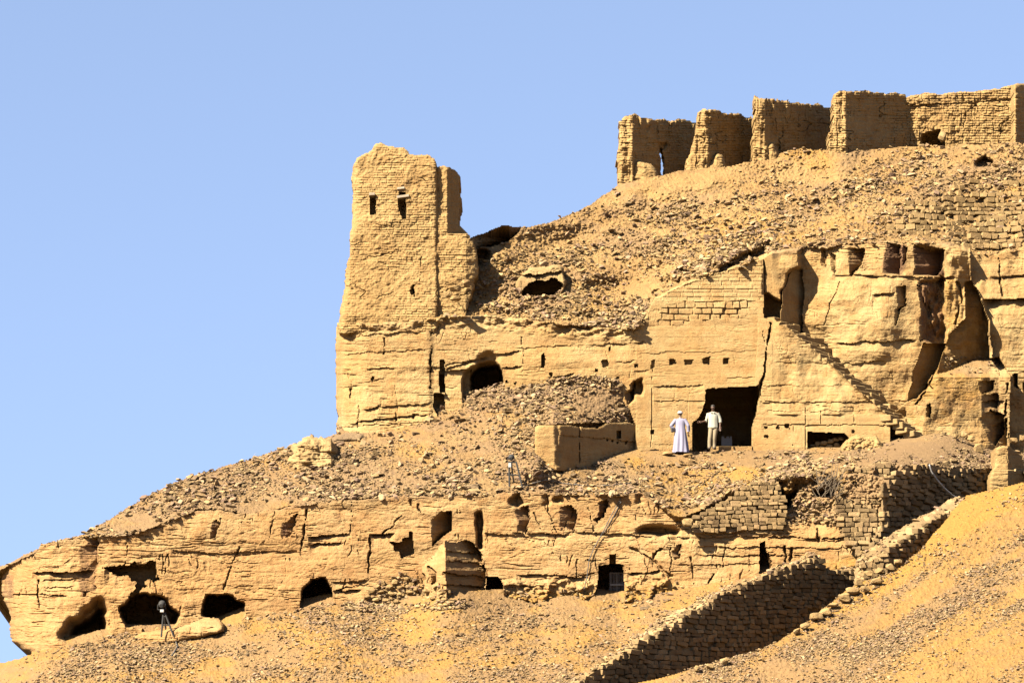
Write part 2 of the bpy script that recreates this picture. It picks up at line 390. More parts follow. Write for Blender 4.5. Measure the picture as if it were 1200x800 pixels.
M = dict(
    cliff=earth('sandstone_cliff', (.635, .445, .205), (.60, .38, .155), (.52, .295, .11), .38, .8), rawcliff=earth('iron_sandstone', (.63, .42, .195), (.59, .355, .145), (.51, .27, .10), .4, .8),
    bulge=earth('fractured_sandstone', (.61, .45, .22), (.57, .37, .16), (.46, .235, .085), .2, .6),
    scree=earth('scree_earth', (.41, .26, .115), (.36, .22, .095), (.29, .18, .09), 0, .8, speck=.8),
    screep=earth('golden_scree_earth', (.485, .305, .125), (.425, .255, .10), (.335, .205, .09), 0, .8, speck=.8),
    sand=earth('drift_sand', (.46, .268, .085), (.43, .245, .08), (.34, .205, .085), 0, .7, speck=.8),
    mud=earth('mudbrick', (.575, .385, .165), (.54, .345, .14), (.47, .28, .11), .1, .7, speck=.7),
    stone=earth('dry_stone', (.52, .36, .18), (.44, .29, .135), (.33, .21, .11), 0, .6, tone=.75),
    rub=earth('loose_rubble', (.54, .38, .18), (.48, .32, .145), (.38, .25, .13), 0, .4, island=.75),
    rubgrey=earth('grey_rubble', (.49, .345, .175), (.44, .30, .15), (.37, .25, .13), 0, .4, island=.7),
    boulder=earth('boulder_stone', (.57, .395, .185), (.52, .345, .15), (.42, .265, .12), .2, .6),
    pale=earth('pale_sandstone', (.62, .46, .25), (.58, .39, .17), (.5, .32, .13), .1, .5),
    gravel=earth('gravelly_stone', (.36, .25, .14), (.31, .21, .12), (.26, .18, .11), .2, .6),
    ground=earth('desert_ground', (.50, .33, .12), (.46, .29, .11), (.38, .25, .13), 0, .5),
    wood=plain('weathered_timber', (.30, .24, .17), .8, 0, .3), black=plain('black_metal', (.012, .011, .011), .85),
    white=plain('white_paint', (.42, .41, .40), .6, 0, .1), robe=plain('lilac_white_cotton', (.225, .22, .32), .85, 0, .08),
    cap=plain('white_cotton', (.36, .36, .38), .85, 0, .06), shirt=plain('cream_shirt_cotton', (.33, .325, .27), .85, 0, .08),
    trousers=plain('khaki_twill', (.24, .19, .115), .85, 0, .1), skin=plain('brown_skin', (.12, .058, .032), .6, 0, .1),
    hair=plain('dark_hair', (.018, .014, .012), .6), leather=plain('dark_leather', (.03, .022, .02), .5), shoe=plain('brown_shoe', (.06, .04, .03), .6),
    glass=plain('lamp_glass', (.10, .12, .14), .15), gate=plain('grey_gate_paint', (.20, .18, .16), .6), gatebar=plain('pale_gate_bar', (.3, .28, .24), .5),
    cable=plain('dark_cable', (.03, .026, .024), .6), hose=plain('white_hose', (.45, .44, .42), .5), twig=plain('dry_twigs', (.12, .085, .05), .9))

# ---------------------------------------------------------------- lines measured on the photograph
b1 = ip([(-260, 838), (-150, 812), (0, 776), (37, 766), (60, 760), (90, 755), (122, 748), (143, 742), (207, 742), (236, 735), (257, 733), (283, 723), (330, 718), (354, 713), (387, 706), (440, 709), (497, 709), (545, 704), (589, 701), (630, 704), (660, 699), (695, 700), (725, 704), (750, 700), (792, 692), (832, 685), (875, 677), (920, 668), (1040, 640)])
t2 = ip([(-60, 680), (0, 668), (2, 668), (20, 655), (40, 650), (48, 637), (77, 633), (110, 628), (147, 627), (167, 621), (207, 606), (227, 598), (253, 597), (277, 602), (300, 600), (333, 595), (380, 588), (442, 583), (530, 581), (565, 579), (600, 577), (640, 578), (712, 580), (748, 577), (770, 590), (795, 607), (815, 620), (840, 622), (912, 622), (922, 600), (940, 572), (960, 560), (985, 556), (1060, 560)])
sk = ip([(-60, 700), (0, 668), (77, 633), (80, 632), (100, 623), (123, 610), (143, 598), (167, 583), (187, 573), (200, 567), (220, 559), (260, 547), (300, 535), (330, 526), (350, 520), (372, 515), (395, 507)])
b3 = ip([(395, 507), (430, 512), (465, 505), (500, 492), (522, 487), (552, 470), (587, 458), (611, 452), (657, 449), (695, 445), (726, 451), (738, 465), (744, 482), (760, 500)])       # rubble against the upper cliff
b3f = ip([(620, 540), (640, 529), (745, 527), (772, 526), (836, 526), (881, 527), (944, 525), (993, 522), (1035, 519), (1070, 511), (1112, 509), (1140, 524), (1165, 535), (1200, 540), (1360, 560)])  # terrace floor
t4 = ip([(380, 384), (395, 380), (440, 379), (505, 373), (560, 369), (600, 373), (640, 378), (686, 383), (744, 386), (752, 376), (760, 362), (768, 350), (800, 334), (850, 317), (893, 303), (905, 297), (940, 291), (985, 288), (1040, 283), (1110, 287), (1140, 296), (1165, 298), (1200, 290), (1360, 276)])
skE = ip([(500, 330), (545, 302), (551, 279), (570, 271), (587, 265), (612, 265), (640, 262), (660, 254), (690, 240), (725, 217), (775, 204), (812, 197), (850, 195), (881, 189), (937, 173), (990, 177), (1040, 173), (1080, 171), (1200, 166), (1360, 158)])
YB0 = ip([(-60, -2.2), (0, -4.6), (20, -6.2), (60, -7.2), (130, -7.4), (300, -7), (500, -7), (700, -7), (820, -7.2), (900, -7.3), (1000, -7.4), (1040, -7.5), (1060, -6.8)], 14)
gA = ip([(-200, .075), (300, .08), (600, .085), (750, .1), (950, .1)], 40)
def YBf(u, v): return YB0(u) + (b1(u) - v) * .004
def YA(u, v): return YB0(u) - (v - b1(u)) * gA(u)
YD0 = ip([(380, 3.0), (393, 1.2), (402, .2), (430, -.25), (505, -.3), (506, -.2), (740, -.22), (800, -.06), (900, 0), (1360, 0)], 2)
def YDf(u, v): return YD0(u) + (526 - v) * .0045
Ysky = ip([(500, 2.5), (545, 3.5), (620, 5.5), (725, 8.5), (900, 9.5), (1080, 10.5), (1360, 11.5)], 30)
YDtop = ip([(380, 1.2), (760, .7), (893, .9), (905, 2.4), (1110, 1.6), (1140, 2.1), (1200, 2.2), (1360, 2.6)], 20)
t4s = ip([(x, float(t4(x))) for x in range(380, 1361, 10)], 22); skEs = ip([(x, float(skE(x))) for x in range(500, 1361, 10)], 22)
def YE(u, v):
    a = t4s(u); b = skEs(u); return YDtop(u) + (a - v) / np.maximum(a - b, 10) * (Ysky(u) - YDtop(u))
tC = ip([(-60, 680), (0, 668), (40, 648), (77, 633)] + [(x, float(t2(x))) for x in range(110, 796, 10)] + [(800, 605), (815, 600), (850, 580), (883, 566), (917, 560), (950, 556), (983, 550), (1040, 543), (1067, 545), (1160, 549), (1200, 552), (1360, 575)])
YCb = ip([(x, float(YBf(x, t2(x)))) for x in range(-60, 800, 10)] + [(820, -6.7), (883, -6.2), (950, -6.4), (983, -6.6), (1040, -6.8), (1067, -6.3), (1160, -2.6), (1200, -2.6), (1360, -2.6)])
tCs = ip([(x, float(tC(x))) for x in range(-60, 1361, 10)], 18); YCbs = ip([(x, float(YCb(x))) for x in range(-60, 1361, 10)], 14); b3s = ip([(-60, 660)] + [(x, min(float(sk(x)), float(tC(x)) - 4)) for x in range(40, 395, 15)] + [(x, float(b3(x))) for x in range(395, 761, 5)], 16)
b3fs = ip([(x, float(b3f(x))) for x in range(620, 1361, 10)], 14)
def YCm(u, v):       # slope rising to the foot of the upper cliff (mound side)
    a = tCs(u); b = np.minimum(b3s(u), a - 4); lin = YCbs(u) + (a - b) * .078
    w = np.clip((u - 330) / 120, 0, 1); w = w * w * (3 - 2 * w); top = YDf(np.maximum(u, 410), b) * w + (1 - w) * lin
    return YCbs(u) + (a - v) / (a - b) * (top - YCbs(u))
def YCt(u, v):       # floor of the terrace in front of the tomb doors
    a = tCs(u); b = b3fs(u); return YCbs(u) + (a - v) / np.maximum(a - b, 8) * (-.15 - YCbs(u))
def YC(u, v):
    w = np.clip((u - 632) / 22, 0, 1); return YCm(u, v) * (1 - w) + YCt(u, v) * w
def YR(u, v): return -8.0 - .010 * (u - 1190) - .070 * (v - 565)

# ---------------------------------------------------------------- lower slope of sand and scree
A = Layer(-260, 1010, 640, 806, 100, below=1064)
A.Y = YA(A.U, A.V) - 2.1 * np.exp(-((A.U - 528) / 48) ** 2) * np.exp(-np.clip(A.V - b1(A.U), 0, 999) / 55) + scree_relief(A.U, A.V, 101, .9)
bb = b1(A.U)
A.mask = np.where(A.U < 37, A.V > bb + 2 * A.wv, A.V > bb - 12)
innA = ip([(640, 826), (655, 815), (680, 797), (743, 757), (800, 723), (847, 695), (917, 668), (955, 652), (1003, 640)])
A.mask &= ~((A.U > 655) & (A.V > innA(A.U) + 5))
A.at['sand'] = np.clip(.34 + .45 * fbm(A.U / 60, A.V / 26, 4, 110) - .5 * np.exp(-((A.U - 640) / 70) ** 2 - ((A.V - 715) / 24) ** 2), 0, 1) * np.clip((A.V - bb) / 10, 0, 1)
A.at['grey'] = np.clip(.5 + 1.4 * fbm(A.U / 36 + A.V / 40, A.V / 14, 4, 120) + .7 * np.exp(-((A.U - 640) / 80) ** 2 - ((A.V - 715) / 22) ** 2) + .35 * (A.U < 330) * np.clip((A.V - bb - 4) / 6, 0, 1), 0, 1)
for x0, x1 in ((0, 0),): pass
tag(sheet('lower_slope', A.U, A.V, A.Y, A.mask, M['sand'], A.at, skirt=(0, 10, -6)), kind='structure')

# ---------------------------------------------------------------- lower cliff with its caves
B = Layer(-20, 1060, 545, 790, 200)
U, V = B.U, B.V
B.Y = YBf(U, V)
q = np.clip((t2(U) + 3 * B.wv - V), 0, 40); B.Y += q * .3
B.Y += np.clip((U - 1036) * .06, 0, 3)
# undercut nose at the left end
edge = ip([(640, 10), (655, 8), (665, 4), (672, 2), (690, 1), (700, 3), (710, 9), (725, 12), (740, 10), (752, 15), (760, 25), (768, 40), (800, 60)])(V) + 2.5 * vnoise(U / 400, V / 5, 201) + 1.5 * vnoise(U / 400, V / 2, 202)
B.Y += 1.0 * np.exp(-np.clip(U - edge, 0, 99) / 3.5)
B.mask = (U > edge) & (V < b1(U) + 14) & (V > t2(U) - 16)
B.mask &= ~((U < 100) & (V < t2(U) + 2.4 * B.wv - .5)) & ~((U < 190) & (V < t2(U) - 2))
for ln, d, h in (([(38, 671), (110, 668)], .55, 9), ([(13, 695), (80, 697)], .2, 6), ([(48, 680), (92, 677)], .18, 7), ([(50, 688), (88, 686)], .12, 5), ([(361, 628), (412, 625)], .34, 6),
                 ([(363, 637), (404, 636)], .3, 6), ([(432, 626), (463, 625)], .4, 7), ([(122, 667), (182, 660)], .45, 10), ([(660, 622), (810, 630)], .15, 10), ([(600, 624), (668, 626)], .22, 8),
                 ([(565, 624), (640, 632)], .14, 8), ([(388, 682), (432, 680)], .2, 5), ([(388, 692), (424, 690)], .3, 6), ([(590, 684), (640, 686)], .25, 6), ([(735, 672), (778, 668)], .28, 6),
                 ([(200, 643), (260, 650)], .14, 6), ([(815, 640), (1000, 642)], .10, 7), ([(815, 650), (960, 651)], .10, 6), ([(930, 632), (1010, 633)], .12, 5), ([(605, 672), (690, 676)], .3, 6), ([(230, 648), (350, 645)], .12, 8), ([(815, 628), (1000, 630)], .16, 5), ([(795, 662), (890, 660)], .07, 6)):
    B.ledge(ln, d * .8, h * .85)
for ln, w, d in (([(360, 597), (352, 648)], 1.3, .35), ([(434, 625), (433, 645), (431, 670)], 1.4, .4), ([(447, 626), (458, 618), (462, 610), (471, 604)], 1.5, .4), ([(45, 680), (45, 712)], 1.6, .4),
                 ([(414, 586), (411, 622)], 1, .25), ([(676, 668), (676, 657), (714, 655)], 1, .22), ([(676, 668), (676, 676), (704, 669)], 1, .2), ([(808, 653), (813, 684)], 1.1, .25), ([(776, 643), (766, 652)], 1.6, .4),
                 ([(831, 684), (838, 673)], 1.5, .4), ([(740, 642), (762, 654), (775, 665), (787, 676)], 3, .3), ([(786, 640), (786, 670)], 1, .2), ([(690, 594), (694, 622)], 1, .3), ([(640, 590), (652, 622)], 1.2, .3), ([(626, 600), (634, 622)], 1, .3), ([(878, 640), (879, 670)], 1, .2),
                 ([(920, 640), (921, 662)], 2.4, .5), ([(929, 642), (927, 662)], 2, .4), ([(957, 620), (960, 634)], 1.8, .4), ([(280, 640), (270, 668), (262, 690)], 1.2, .25), ([(320, 600), (314, 640)], 1.4, .25), ([(395, 690), (432, 684)], 1.2, .3), ([(150, 640), (146, 662)], 1.1, .25)):
    B.crack(ln, w, d)
# caves and openings
B.rec([(72, 742), (80, 728), (98, 716), (118, 704), (123, 716), (122, 750), (92, 758), (80, 752)], 1.3, 3, 5)
B.rec([(88, 742), (100, 728), (121, 716), (123, 752), (92, 758)], 3.0, 2, 5)
B.rec([(120, 666), (150, 660), (182, 659), (186, 676), (172, 683), (162, 700), (154, 700), (159, 682), (148, 674)], 1.3, 0, 4.5)
B.rec([(143, 708), (158, 700), (176, 699), (195, 700), (208, 720), (202, 731), (172, 736), (152, 733), (142, 724)], 4.5, 1, 4.5)
B.rec([(236, 708), (245, 700), (268, 698), (282, 706), (285, 718), (277, 728), (262, 735), (245, 733), (237, 720)], 5, 1, 3.5)
B.rec([(354, 716), (357, 693), (366, 679), (380, 677), (387, 690), (388, 706), (365, 718)], 5, 1)
B.rec([(457, 635), (471, 635), (471, 630), (480, 630), (480, 622), (483, 622), (485, 648), (470, 654), (468, 646), (462, 646), (462, 640)], .9, 0, .5)
B.facet([(505, 609), (515, 599), (530, 599), (529, 621), (519, 629), (505, 641)], 1.15, .6)
B.rec([(556, 601), (565, 599), (565, 642), (560, 642)], .8, 1)
B.rec([(599, 586), (602, 579), (612, 578), (615, 588), (606, 591), (598, 590)], .6, 1, 4)
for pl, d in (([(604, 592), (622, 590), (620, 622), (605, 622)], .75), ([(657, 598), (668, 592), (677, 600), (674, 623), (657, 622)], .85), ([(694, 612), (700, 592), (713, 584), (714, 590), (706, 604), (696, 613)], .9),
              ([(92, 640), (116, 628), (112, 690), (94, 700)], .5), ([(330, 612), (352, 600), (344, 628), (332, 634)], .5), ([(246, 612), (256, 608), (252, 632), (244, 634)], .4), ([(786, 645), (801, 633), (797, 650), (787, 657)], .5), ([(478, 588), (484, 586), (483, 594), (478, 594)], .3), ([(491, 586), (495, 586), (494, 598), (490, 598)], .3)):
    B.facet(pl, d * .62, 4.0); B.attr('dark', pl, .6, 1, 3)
for pl in ([(634, 590), (636, 580), (644, 579), (643, 590)], [(646, 588), (650, 581), (662, 581), (660, 590)], [(748, 590), (748, 578), (755, 578), (754, 589)]): B.rec(pl, .3, 1, 4)
B.rec([(746, 625), (758, 617), (775, 616), (795, 621), (795, 627), (760, 627)], .9, 2)
# buttress of rock left standing, its right side in shade
B.setp([(496, 662), (512, 642), (524, 634), (545, 633), (552, 636), (563, 646), (567, 668), (571, 706), (496, 712)], lambda u, v: np.where(u < 522 + (v - 660) * .05, -9.0 + (522 - u) * .05, -9.0 + (u - 522) * .062) + np.clip(668 - v, 0, 40) * .035, 0, 3.0)
B.ledge([(520, 645), (560, 648)], .3, 5); B.ledge([(520, 656), (566, 660)], .3, 6); B.ledge([(518, 670), (568, 676)], .35, 6); B.ledge([(518, 684), (568, 688)], .3, 6); B.facet([(500, 660), (505, 664), (512, 670), (511, 682), (504, 686)], .6)
B.rec([(570, 676), (573, 675), (584, 676), (590, 686), (590, 705), (570, 705)], 3.5, 0, .6)
B.rec([(701, 662), (712, 661), (717, 660), (730, 662), (732, 690), (731, 708), (699, 706), (697, 695), (701, 685)], 3.6, 0, .8)
B.rec([(714, 650), (722, 649), (722, 661), (715, 661)], 1.1, 0, .6)
B.rec([(891, 636), (896, 634), (902, 668), (890, 672)], 1.6, 0, .8); B.facet([(891, 640), (903, 650), (902, 668), (890, 672)], .5)
B.rec([(918, 572), (955, 553), (985, 555), (986, 600), (960, 618), (920, 612)], .8, 6)
B.rec([(955, 560), (965, 552), (978, 553), (981, 570), (970, 581), (957, 580)], 2.4, 2)
# boulders and softer foot of the cliff
low = np.clip((V - (b1(U) - 30)) / 26, 0, 1) * (U > 570) * (U < 790)
B.Y -= low * .9 * np.clip(fbm(U / 9, V / 7, 3, 230) + .1, 0, 1)
rel = rock_relief(U, V, 205, .55, strata=.6, block=1.6, frac=.55)
rough = np.clip((U - 330) / -120, .0, 1) * .5
B.Y += rel * (1 + .5 * rough) + .25 * rough * np.abs(fbm(U / 22, V / 30, 3, 240))
dbr = np.clip((U - 912) / 12, 0, 1) * np.clip((622 - V) / 14, 0, 1); B.Y += dbr * (scree_relief(U, V, 260, 1.3) - rel)
B.at['sand'] = np.clip(low * .55 + np.clip((V - b1(U) + 8) / 14, 0, 1) * .6 + .25 * fbm(U / 50, V / 30, 3, 250), 0, 1)
B.at['grey'] = np.clip(1 - np.abs(V - t2(U)) / 12, 0, 1) * .6 + dbr * .7
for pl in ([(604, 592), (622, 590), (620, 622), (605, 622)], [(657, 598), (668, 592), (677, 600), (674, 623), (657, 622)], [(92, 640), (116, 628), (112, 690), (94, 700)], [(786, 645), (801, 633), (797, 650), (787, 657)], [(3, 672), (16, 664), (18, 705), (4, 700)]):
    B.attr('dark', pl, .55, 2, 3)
for _ in range(60):
    x = rnd.uniform(20, 800); y = t2(x) + rnd.uniform(5, 60); w = rnd.uniform(3, 9); h = rnd.uniform(6, 24); B.attr('dark', [(x, y), (x + w, y), (x + w * .6, y + h), (x - w * .3, y + h)], rnd.uniform(.15, .4), 2, 4)
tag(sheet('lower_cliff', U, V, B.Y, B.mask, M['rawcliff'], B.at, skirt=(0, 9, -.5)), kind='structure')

# ---------------------------------------------------------------- middle slope and the terrace before the doors
C = Layer(-20, 1360, 440, 690, 300)
U, V = C.U, C.V
C.Y = YC(U, V) + scree_relief(U, V, 301, 1.0) * np.where((U > 690) & (V < 545), .45, 1.0)
up = np.where(U < 395, np.minimum(sk(U), tC(U) - 4) + 2.2 * C.wv, np.where(U < 640, b3(U) - 10, b3f(U) - 10))
C.Y += np.clip(V - tC(U) - 3 * C.wu, 0, 60) * .22
C.mask = (V > up) & (V < tC(U) + 16)
C.at['sand'] = np.clip(.25 + .9 * fbm(U / 60, V / 24, 4, 310) + .25 * ((U > 640) & (U < 900)), 0, 1)
C.at['grey'] = np.clip(.45 + 1.3 * fbm(U / 40, V / 16, 4, 320) + .35 * (U < 330) + .4 * (U > 1020) - .3 * ((U > 660) & (U < 900)), 0, 1)
C.rec([(692, 530), (735, 528), (772, 527), (812, 530), (812, 544), (694, 546)], -.55, 3)
C.rec([(612, 538), (655, 538), (690, 542), (690, 562), (612, 562)], -.85, 6)
C.mask &= ~((U > 809) & (U < 833) & (V < 528.5)) & ~((U >= 832) & (U < 882) & (V < 524)) & ~((U > 944) & (U < 997) & (V < 524))
tag(sheet('middle_slope', U, V, C.Y, C.mask, M['scree'], C.at, skirt=(0, 12, -1.5)), kind='structure')
# mound of rubble banked behind the forecourt wall
Dm = Layer(600, 772, 436, 545, 330)
U, V = Dm.U, Dm.V
yw = lambda u: np.where(u < 652, -4.6, -4.6 + (u - 652) * .048)
wt = ip([(600, 497), (652, 497), (712, 495), (745, 496), (772, 520)])
a = YCm(U, V)
tgt = np.maximum(yw(U) + .9, a); x = np.clip((wt(U) - V) / 46, 0, 1)
Dm.Y = np.where(U < 640, a + .05, np.where(V > wt(U), yw(U) + 1.6, (yw(U) + .8) * (1 - x) + np.maximum(-.1, yw(U) + .9) * x)) + scree_relief(U, V, 331, .9)
w = np.clip((U - 622) / 26, 0, 1); Dm.Y = (a + .04 + scree_relief(U, V, 301, 1.0)) * (1 - w) + Dm.Y * w
Dm.mask = (V > np.minimum(b3(U), 483) - 6) & (U < 748 + 2 * Dm.wu) & (V < wt(U) + 20)
Dm.at['grey'] = np.clip(.6 + 1.2 * fbm(U / 30, V / 14, 4, 320), 0, 1)
tag(sheet('rubble_mound', U, V, Dm.Y, Dm.mask, M['scree'], Dm.at, skirt=(0, 3, -1)), kind='structure')

# ---------------------------------------------------------------- upper cliff: carved facades, tombs, stair cut, bulging outcrop
D = Layer(385, 1360, 276, 560, 400)
U, V = D.U, D.V
D.Y = YDf(U, V)
# rock right of the facade: bulge, its shaded side, the cliff beyond, the low ledge in front
D.setp([(894, 270), (1370, 250), (1370, 600), (1050, 600), (1043, 488), (1030, 477), (1000, 451), (960, 414), (925, 385), (896, 372)], lambda u, v: 2.4 - (u - 905) * .0052 + 0 * v, 0, 1.0)
D.setp([(889, 374), (905, 372), (925, 385), (960, 414), (1000, 451), (1030, 477), (1043, 488), (1045, 600), (880, 600), (884, 470)], lambda u, v: -.35 + (526 - v) * .006, 0, .7)
D.setp([(1043, 488), (1064, 470), (1075, 478), (1100, 520), (1100, 600), (1044, 600)], lambda u, v: 1.0 + 0 * u, 0, .7)
D.Y -= .9 * np.exp(-((U - 1035) / 70) ** 2 - ((V - 390) / 75) ** 2) * (U > 900) * (blur(inside([(900, 280), (1140, 280), (1112, 400), (1066, 478), (1043, 488), (1030, 477), (1000, 451), (960, 414), (925, 385)], U, V).astype(float), 2))
# niche at the head of the stair
D.setp([(894, 290), (936, 290), (938, 312), (927, 318), (918, 338), (916, 352), (894, 346)], lambda u, v: 1.12 + 0 * u, 1, 2.0)
D.setp([(918, 338), (928, 318), (940, 316), (942, 338), (940, 392), (914, 380), (916, 352)], lambda u, v: 1.15 + (u - 917) * .06, 0, 1.5)
# bulge details
for pl, d in (([(992, 291), (1013, 292), (1011, 310), (996, 324)], .72), ([(1038, 284), (1055, 287), (1055, 323), (1033, 320)], .66), ([(1057, 288), (1064, 290), (1062, 304), (1056, 312)], .3), ([(1070, 286), (1107, 292), (1107, 312), (1100, 323), (1070, 323)], 1.3),
              ([(961, 291), (968, 292), (968, 314), (961, 312)], .3), ([(973, 297), (979, 298), (979, 322), (973, 318)], .28), ([(1050, 335), (1062, 336), (1063, 358), (1050, 366)], .5), ([(1047, 362), (1055, 360), (1050, 381), (1047, 382)], .25),
              ([(1074, 335), (1086, 336), (1082, 352), (1090, 370), (1088, 398), (1076, 402), (1078, 366)], .5)):
    D.facet(pl, d, 1.2)
D.setp([(1078, 332), (1108, 326), (1112, 372), (1108, 404), (1094, 404), (1084, 396), (1086, 366)], lambda u, v: 1.45 + (u - 1080) * .02 + .5 * fbm(u / 8, v / 14, 3, 77), 1)
D.setp([(1082, 402), (1110, 403), (1098, 432), (1090, 448), (1073, 474), (1063, 474), (1070, 438)], lambda u, v: 1.5 + (u - (1082 - (v - 402) * .27)) * .052, 0, 1.0)
D.setp([(1106, 286), (1137, 290), (1138, 330), (1131, 336), (1131, 381), (1112, 392), (1108, 372)], lambda u, v: 1.3 + (u - 1108) * .004 + .4 * fbm(u / 14, v / 30, 3, 78), 1)
D.setp([(1131, 330), (1138, 328), (1149, 347), (1158, 375), (1161, 460), (1098, 470), (1092, 452), (1100, 430), (1109, 404), (1114, 391), (1132, 372)], lambda u, v: 1.3 + (u - 1100) * .031 + .3 * fbm(u / 16, v / 22, 3, 79), 0, .8)
D.setp([(1137, 280), (1370, 260), (1370, 600), (1170, 600), (1165, 440), (1160, 375), (1149, 346), (1138, 328)], lambda u, v: 1.5 + np.clip(352 - v, 0, 60) * .012 + (u - 1160) * .003, 0, 1.0)
D.setp([(1062, 472), (1074, 466), (1083, 457), (1095, 456), (1087, 449), (1092, 439), (1107, 437), (1140, 423), (1170, 418), (1184, 440), (1182, 600), (1068, 600)], lambda u, v: .35 + np.clip(442 - v, 0, 30) * .09 + np.clip((u - 1150) / 20, 0, 1) * .5, 0, 1.0)
D.facet([(1085, 474), (1090, 472), (1092, 482), (1090, 490), (1085, 488)], .5, .6)
for pl, d in (([(1146, 446), (1166, 446), (1164, 458), (1148, 462)], .65), ([(1150, 462), (1172, 462), (1168, 478), (1150, 474)], .6), ([(1146, 490), (1160, 480), (1176, 486), (1176, 508), (1164, 524)], 1.0), ([(1185, 438), (1192, 437), (1192, 456), (1186, 454)], 1.1), ([(1162, 500), (1180, 490), (1180, 524), (1166, 524)], .65)):
    D.facet(pl, d)
for ln, d, h in (([(1151, 351), (1197, 350), (1240, 346)], .55, 9), ([(1160, 324), (1200, 322), (1240, 318)], .2, 6), ([(975, 322), (1120, 325)], .16, 6), ([(1022, 345), (1050, 343)], .2, 5), ([(980, 402), (1075, 398)], .16, 7), ([(1150, 470), (1178, 470)], .35, 6),
                 ([(955, 425), (1040, 424)], .08, 7)):
    D.ledge(ln, d, h)
for ln, w, d in (([(1170, 301), (1174, 346)], 1.4, .45), ([(1055, 322), (1057, 334)], 1.3, .4), ([(984, 330), (974, 356), (968, 380)], .9, .2), ([(1180, 450), (1178, 490), (1182, 512)], 1.6, .5), ([(1100, 322), (1112, 330)], 2, .4), ([(1122, 330), (1128, 350), (1120, 380)], 2, .35),
                 ([(1098, 430), (1090, 450), (1074, 472)], 1.8, .5), ([(1200, 450), (1202, 500)], 1.6, .4)):
    D.crack(ln, w, d)
# left facade
for ln, w, d in (([(506, 372), (506, 410), (504, 455)], 1.5, .6), ([(451, 396), (449, 416)], 1.4, .4), ([(411, 455), (409, 465)], 1.6, .3), ([(444, 474), (441, 478)], 1.6, .35), ([(612, 395), (613, 440)], .9, .2), ([(893, 388), (896, 400)], .8, .2), ([(464, 485), (463, 493)], 1.6, .4), ([(486, 486), (485, 490)], 1.4, .3), ([(420, 466), (420, 506)], .8, .15)):
    D.crack(ln, w, d)
for ln, d, h in (([(393, 455), (423, 451)], .22, 6), ([(428, 433), (463, 431)], .2, 5), ([(444, 468), (456, 466)], .25, 4), ([(424, 480), (446, 476)], .32, 5), ([(445, 477), (507, 471)], .25, 5), ([(408, 495), (460, 489), (504, 484)], .35, 5), ([(500, 432), (560, 420)], .16, 5), ([(515, 433), (545, 425), (572, 416)], .3, 6),
                 ([(577, 414), (612, 412)], .42, 5), ([(588, 430), (613, 429)], .55, 5), ([(642, 441), (674, 437)], .4, 4), ([(600, 408), (740, 402)], .12, 6), ([(720, 424), (745, 422)], .2, 4), ([(742, 435), (762, 433)], .25, 4), ([(743, 401), (757, 401)], .4, 4), ([(400, 500), (500, 494)], .14, 6), ([(400, 415), (500, 408)], .14, 8), ([(396, 395), (500, 388)], .2, 6), ([(394, 440), (420, 438)], .18, 6),
                 ([(765, 453), (826, 451)], .22, 5), ([(765, 470), (828, 469)], .12, 6), ([(746, 414), (890, 411)], .07, 5), ([(850, 443), (886, 441)], .12, 4), ([(893, 452), (1000, 451)], .08, 6), ([(890, 472), (1028, 470)], .17, 6), ([(895, 482), (1038, 481)], .07, 5), ([(892, 497), (1042, 498)], .13, 5), ([(905, 425), (976, 424)], .06, 5), ([(762, 526 - 6), (812, 519)], .05, 4)):
    D.ledge(ln, d * .42, h * .8)
D.rec([(515, 422), (521, 421), (521, 459), (515, 459)], .55, 0, .6); D.rec([(515, 438), (521, 438), (521, 459), (515, 459)], .8, 0, .5)
D.rec([(508, 460), (515, 460), (520, 462), (523, 488), (514, 491), (508, 476)], 1.0, 0, .8)
D.rec([(521, 435), (552, 432), (552, 472), (521, 472)], .22, 0, .5)
D.rec([(560, 418), (577, 414), (583, 426), (560, 434)], .5, 2)
D.rec([(541, 452), (545, 438), (552, 430), (566, 426), (583, 426), (588, 436), (589, 470), (545, 475)], 1.0, 1, 1.5)
D.rec([(553, 440), (560, 432), (584, 429), (588, 437), (589, 475), (552, 475)], 4.5, 1, 1.2)
D.rec([(634, 416), (637, 413), (639, 420), (638, 430), (634, 430)], .7, 0, .6)
D.rec([(742, 455), (744, 447), (752, 445), (755, 452), (752, 462), (743, 462)], .8, 1); D.rec([(735, 464), (741, 458), (743, 468), (738, 474)], .9, 1); D.facet([(737, 450), (745, 445), (744, 462), (737, 474)], .5)
for x, y, w, h in ((709, 426, 8, 9), (765, 427, 5, 10), (788, 424, 8, 7), (807, 424, 9, 6), (828, 423, 9, 7), (851, 423, 5, 6), (724, 444, 3.4, 3.4), (714, 409, 2.5, 4), (745, 428, 4, 4), (897, 501, 3.6, 3.6), (911, 501, 4, 4), (922, 499, 4.6, 4.4), (898, 512, 5, 3.6), (764, 506, 4, 4), (436, 444, 4, 6), (594, 447, 3, 3), (604, 449, 3, 3), (646, 439, 4, 4), (700, 434, 3, 3), (1000, 505, 3, 3)):
    jx = lambda: rnd.uniform(-.16, .16) * w; jy = lambda: rnd.uniform(-.18, .18) * h
    D.rec([(x - w / 2 + jx(), y - h / 2 + jy()), (x + jx(), y - h * .56), (x + w / 2 + jx(), y - h / 2 + jy()), (x + w / 2 + jx(), y + h / 2 + jy()), (x - w / 2 + jx(), y + h / 2 + jy())], rnd.uniform(.16, .34), 0, 1.0)
for ln in ([(944, 478), (944, 524)], [(930, 497), (929, 524)], [(930, 497), (944, 497)], [(1000, 478), (1002, 498)], [(765, 430), (763, 526)], [(896, 470), (1000, 478)], [(962, 481), (962, 496)]): D.crack(ln, .7, .12, 1)
D.crack([(904, 378), (899, 400), (896, 430), (891, 455), (889, 470)], 2.2, .8, 2)
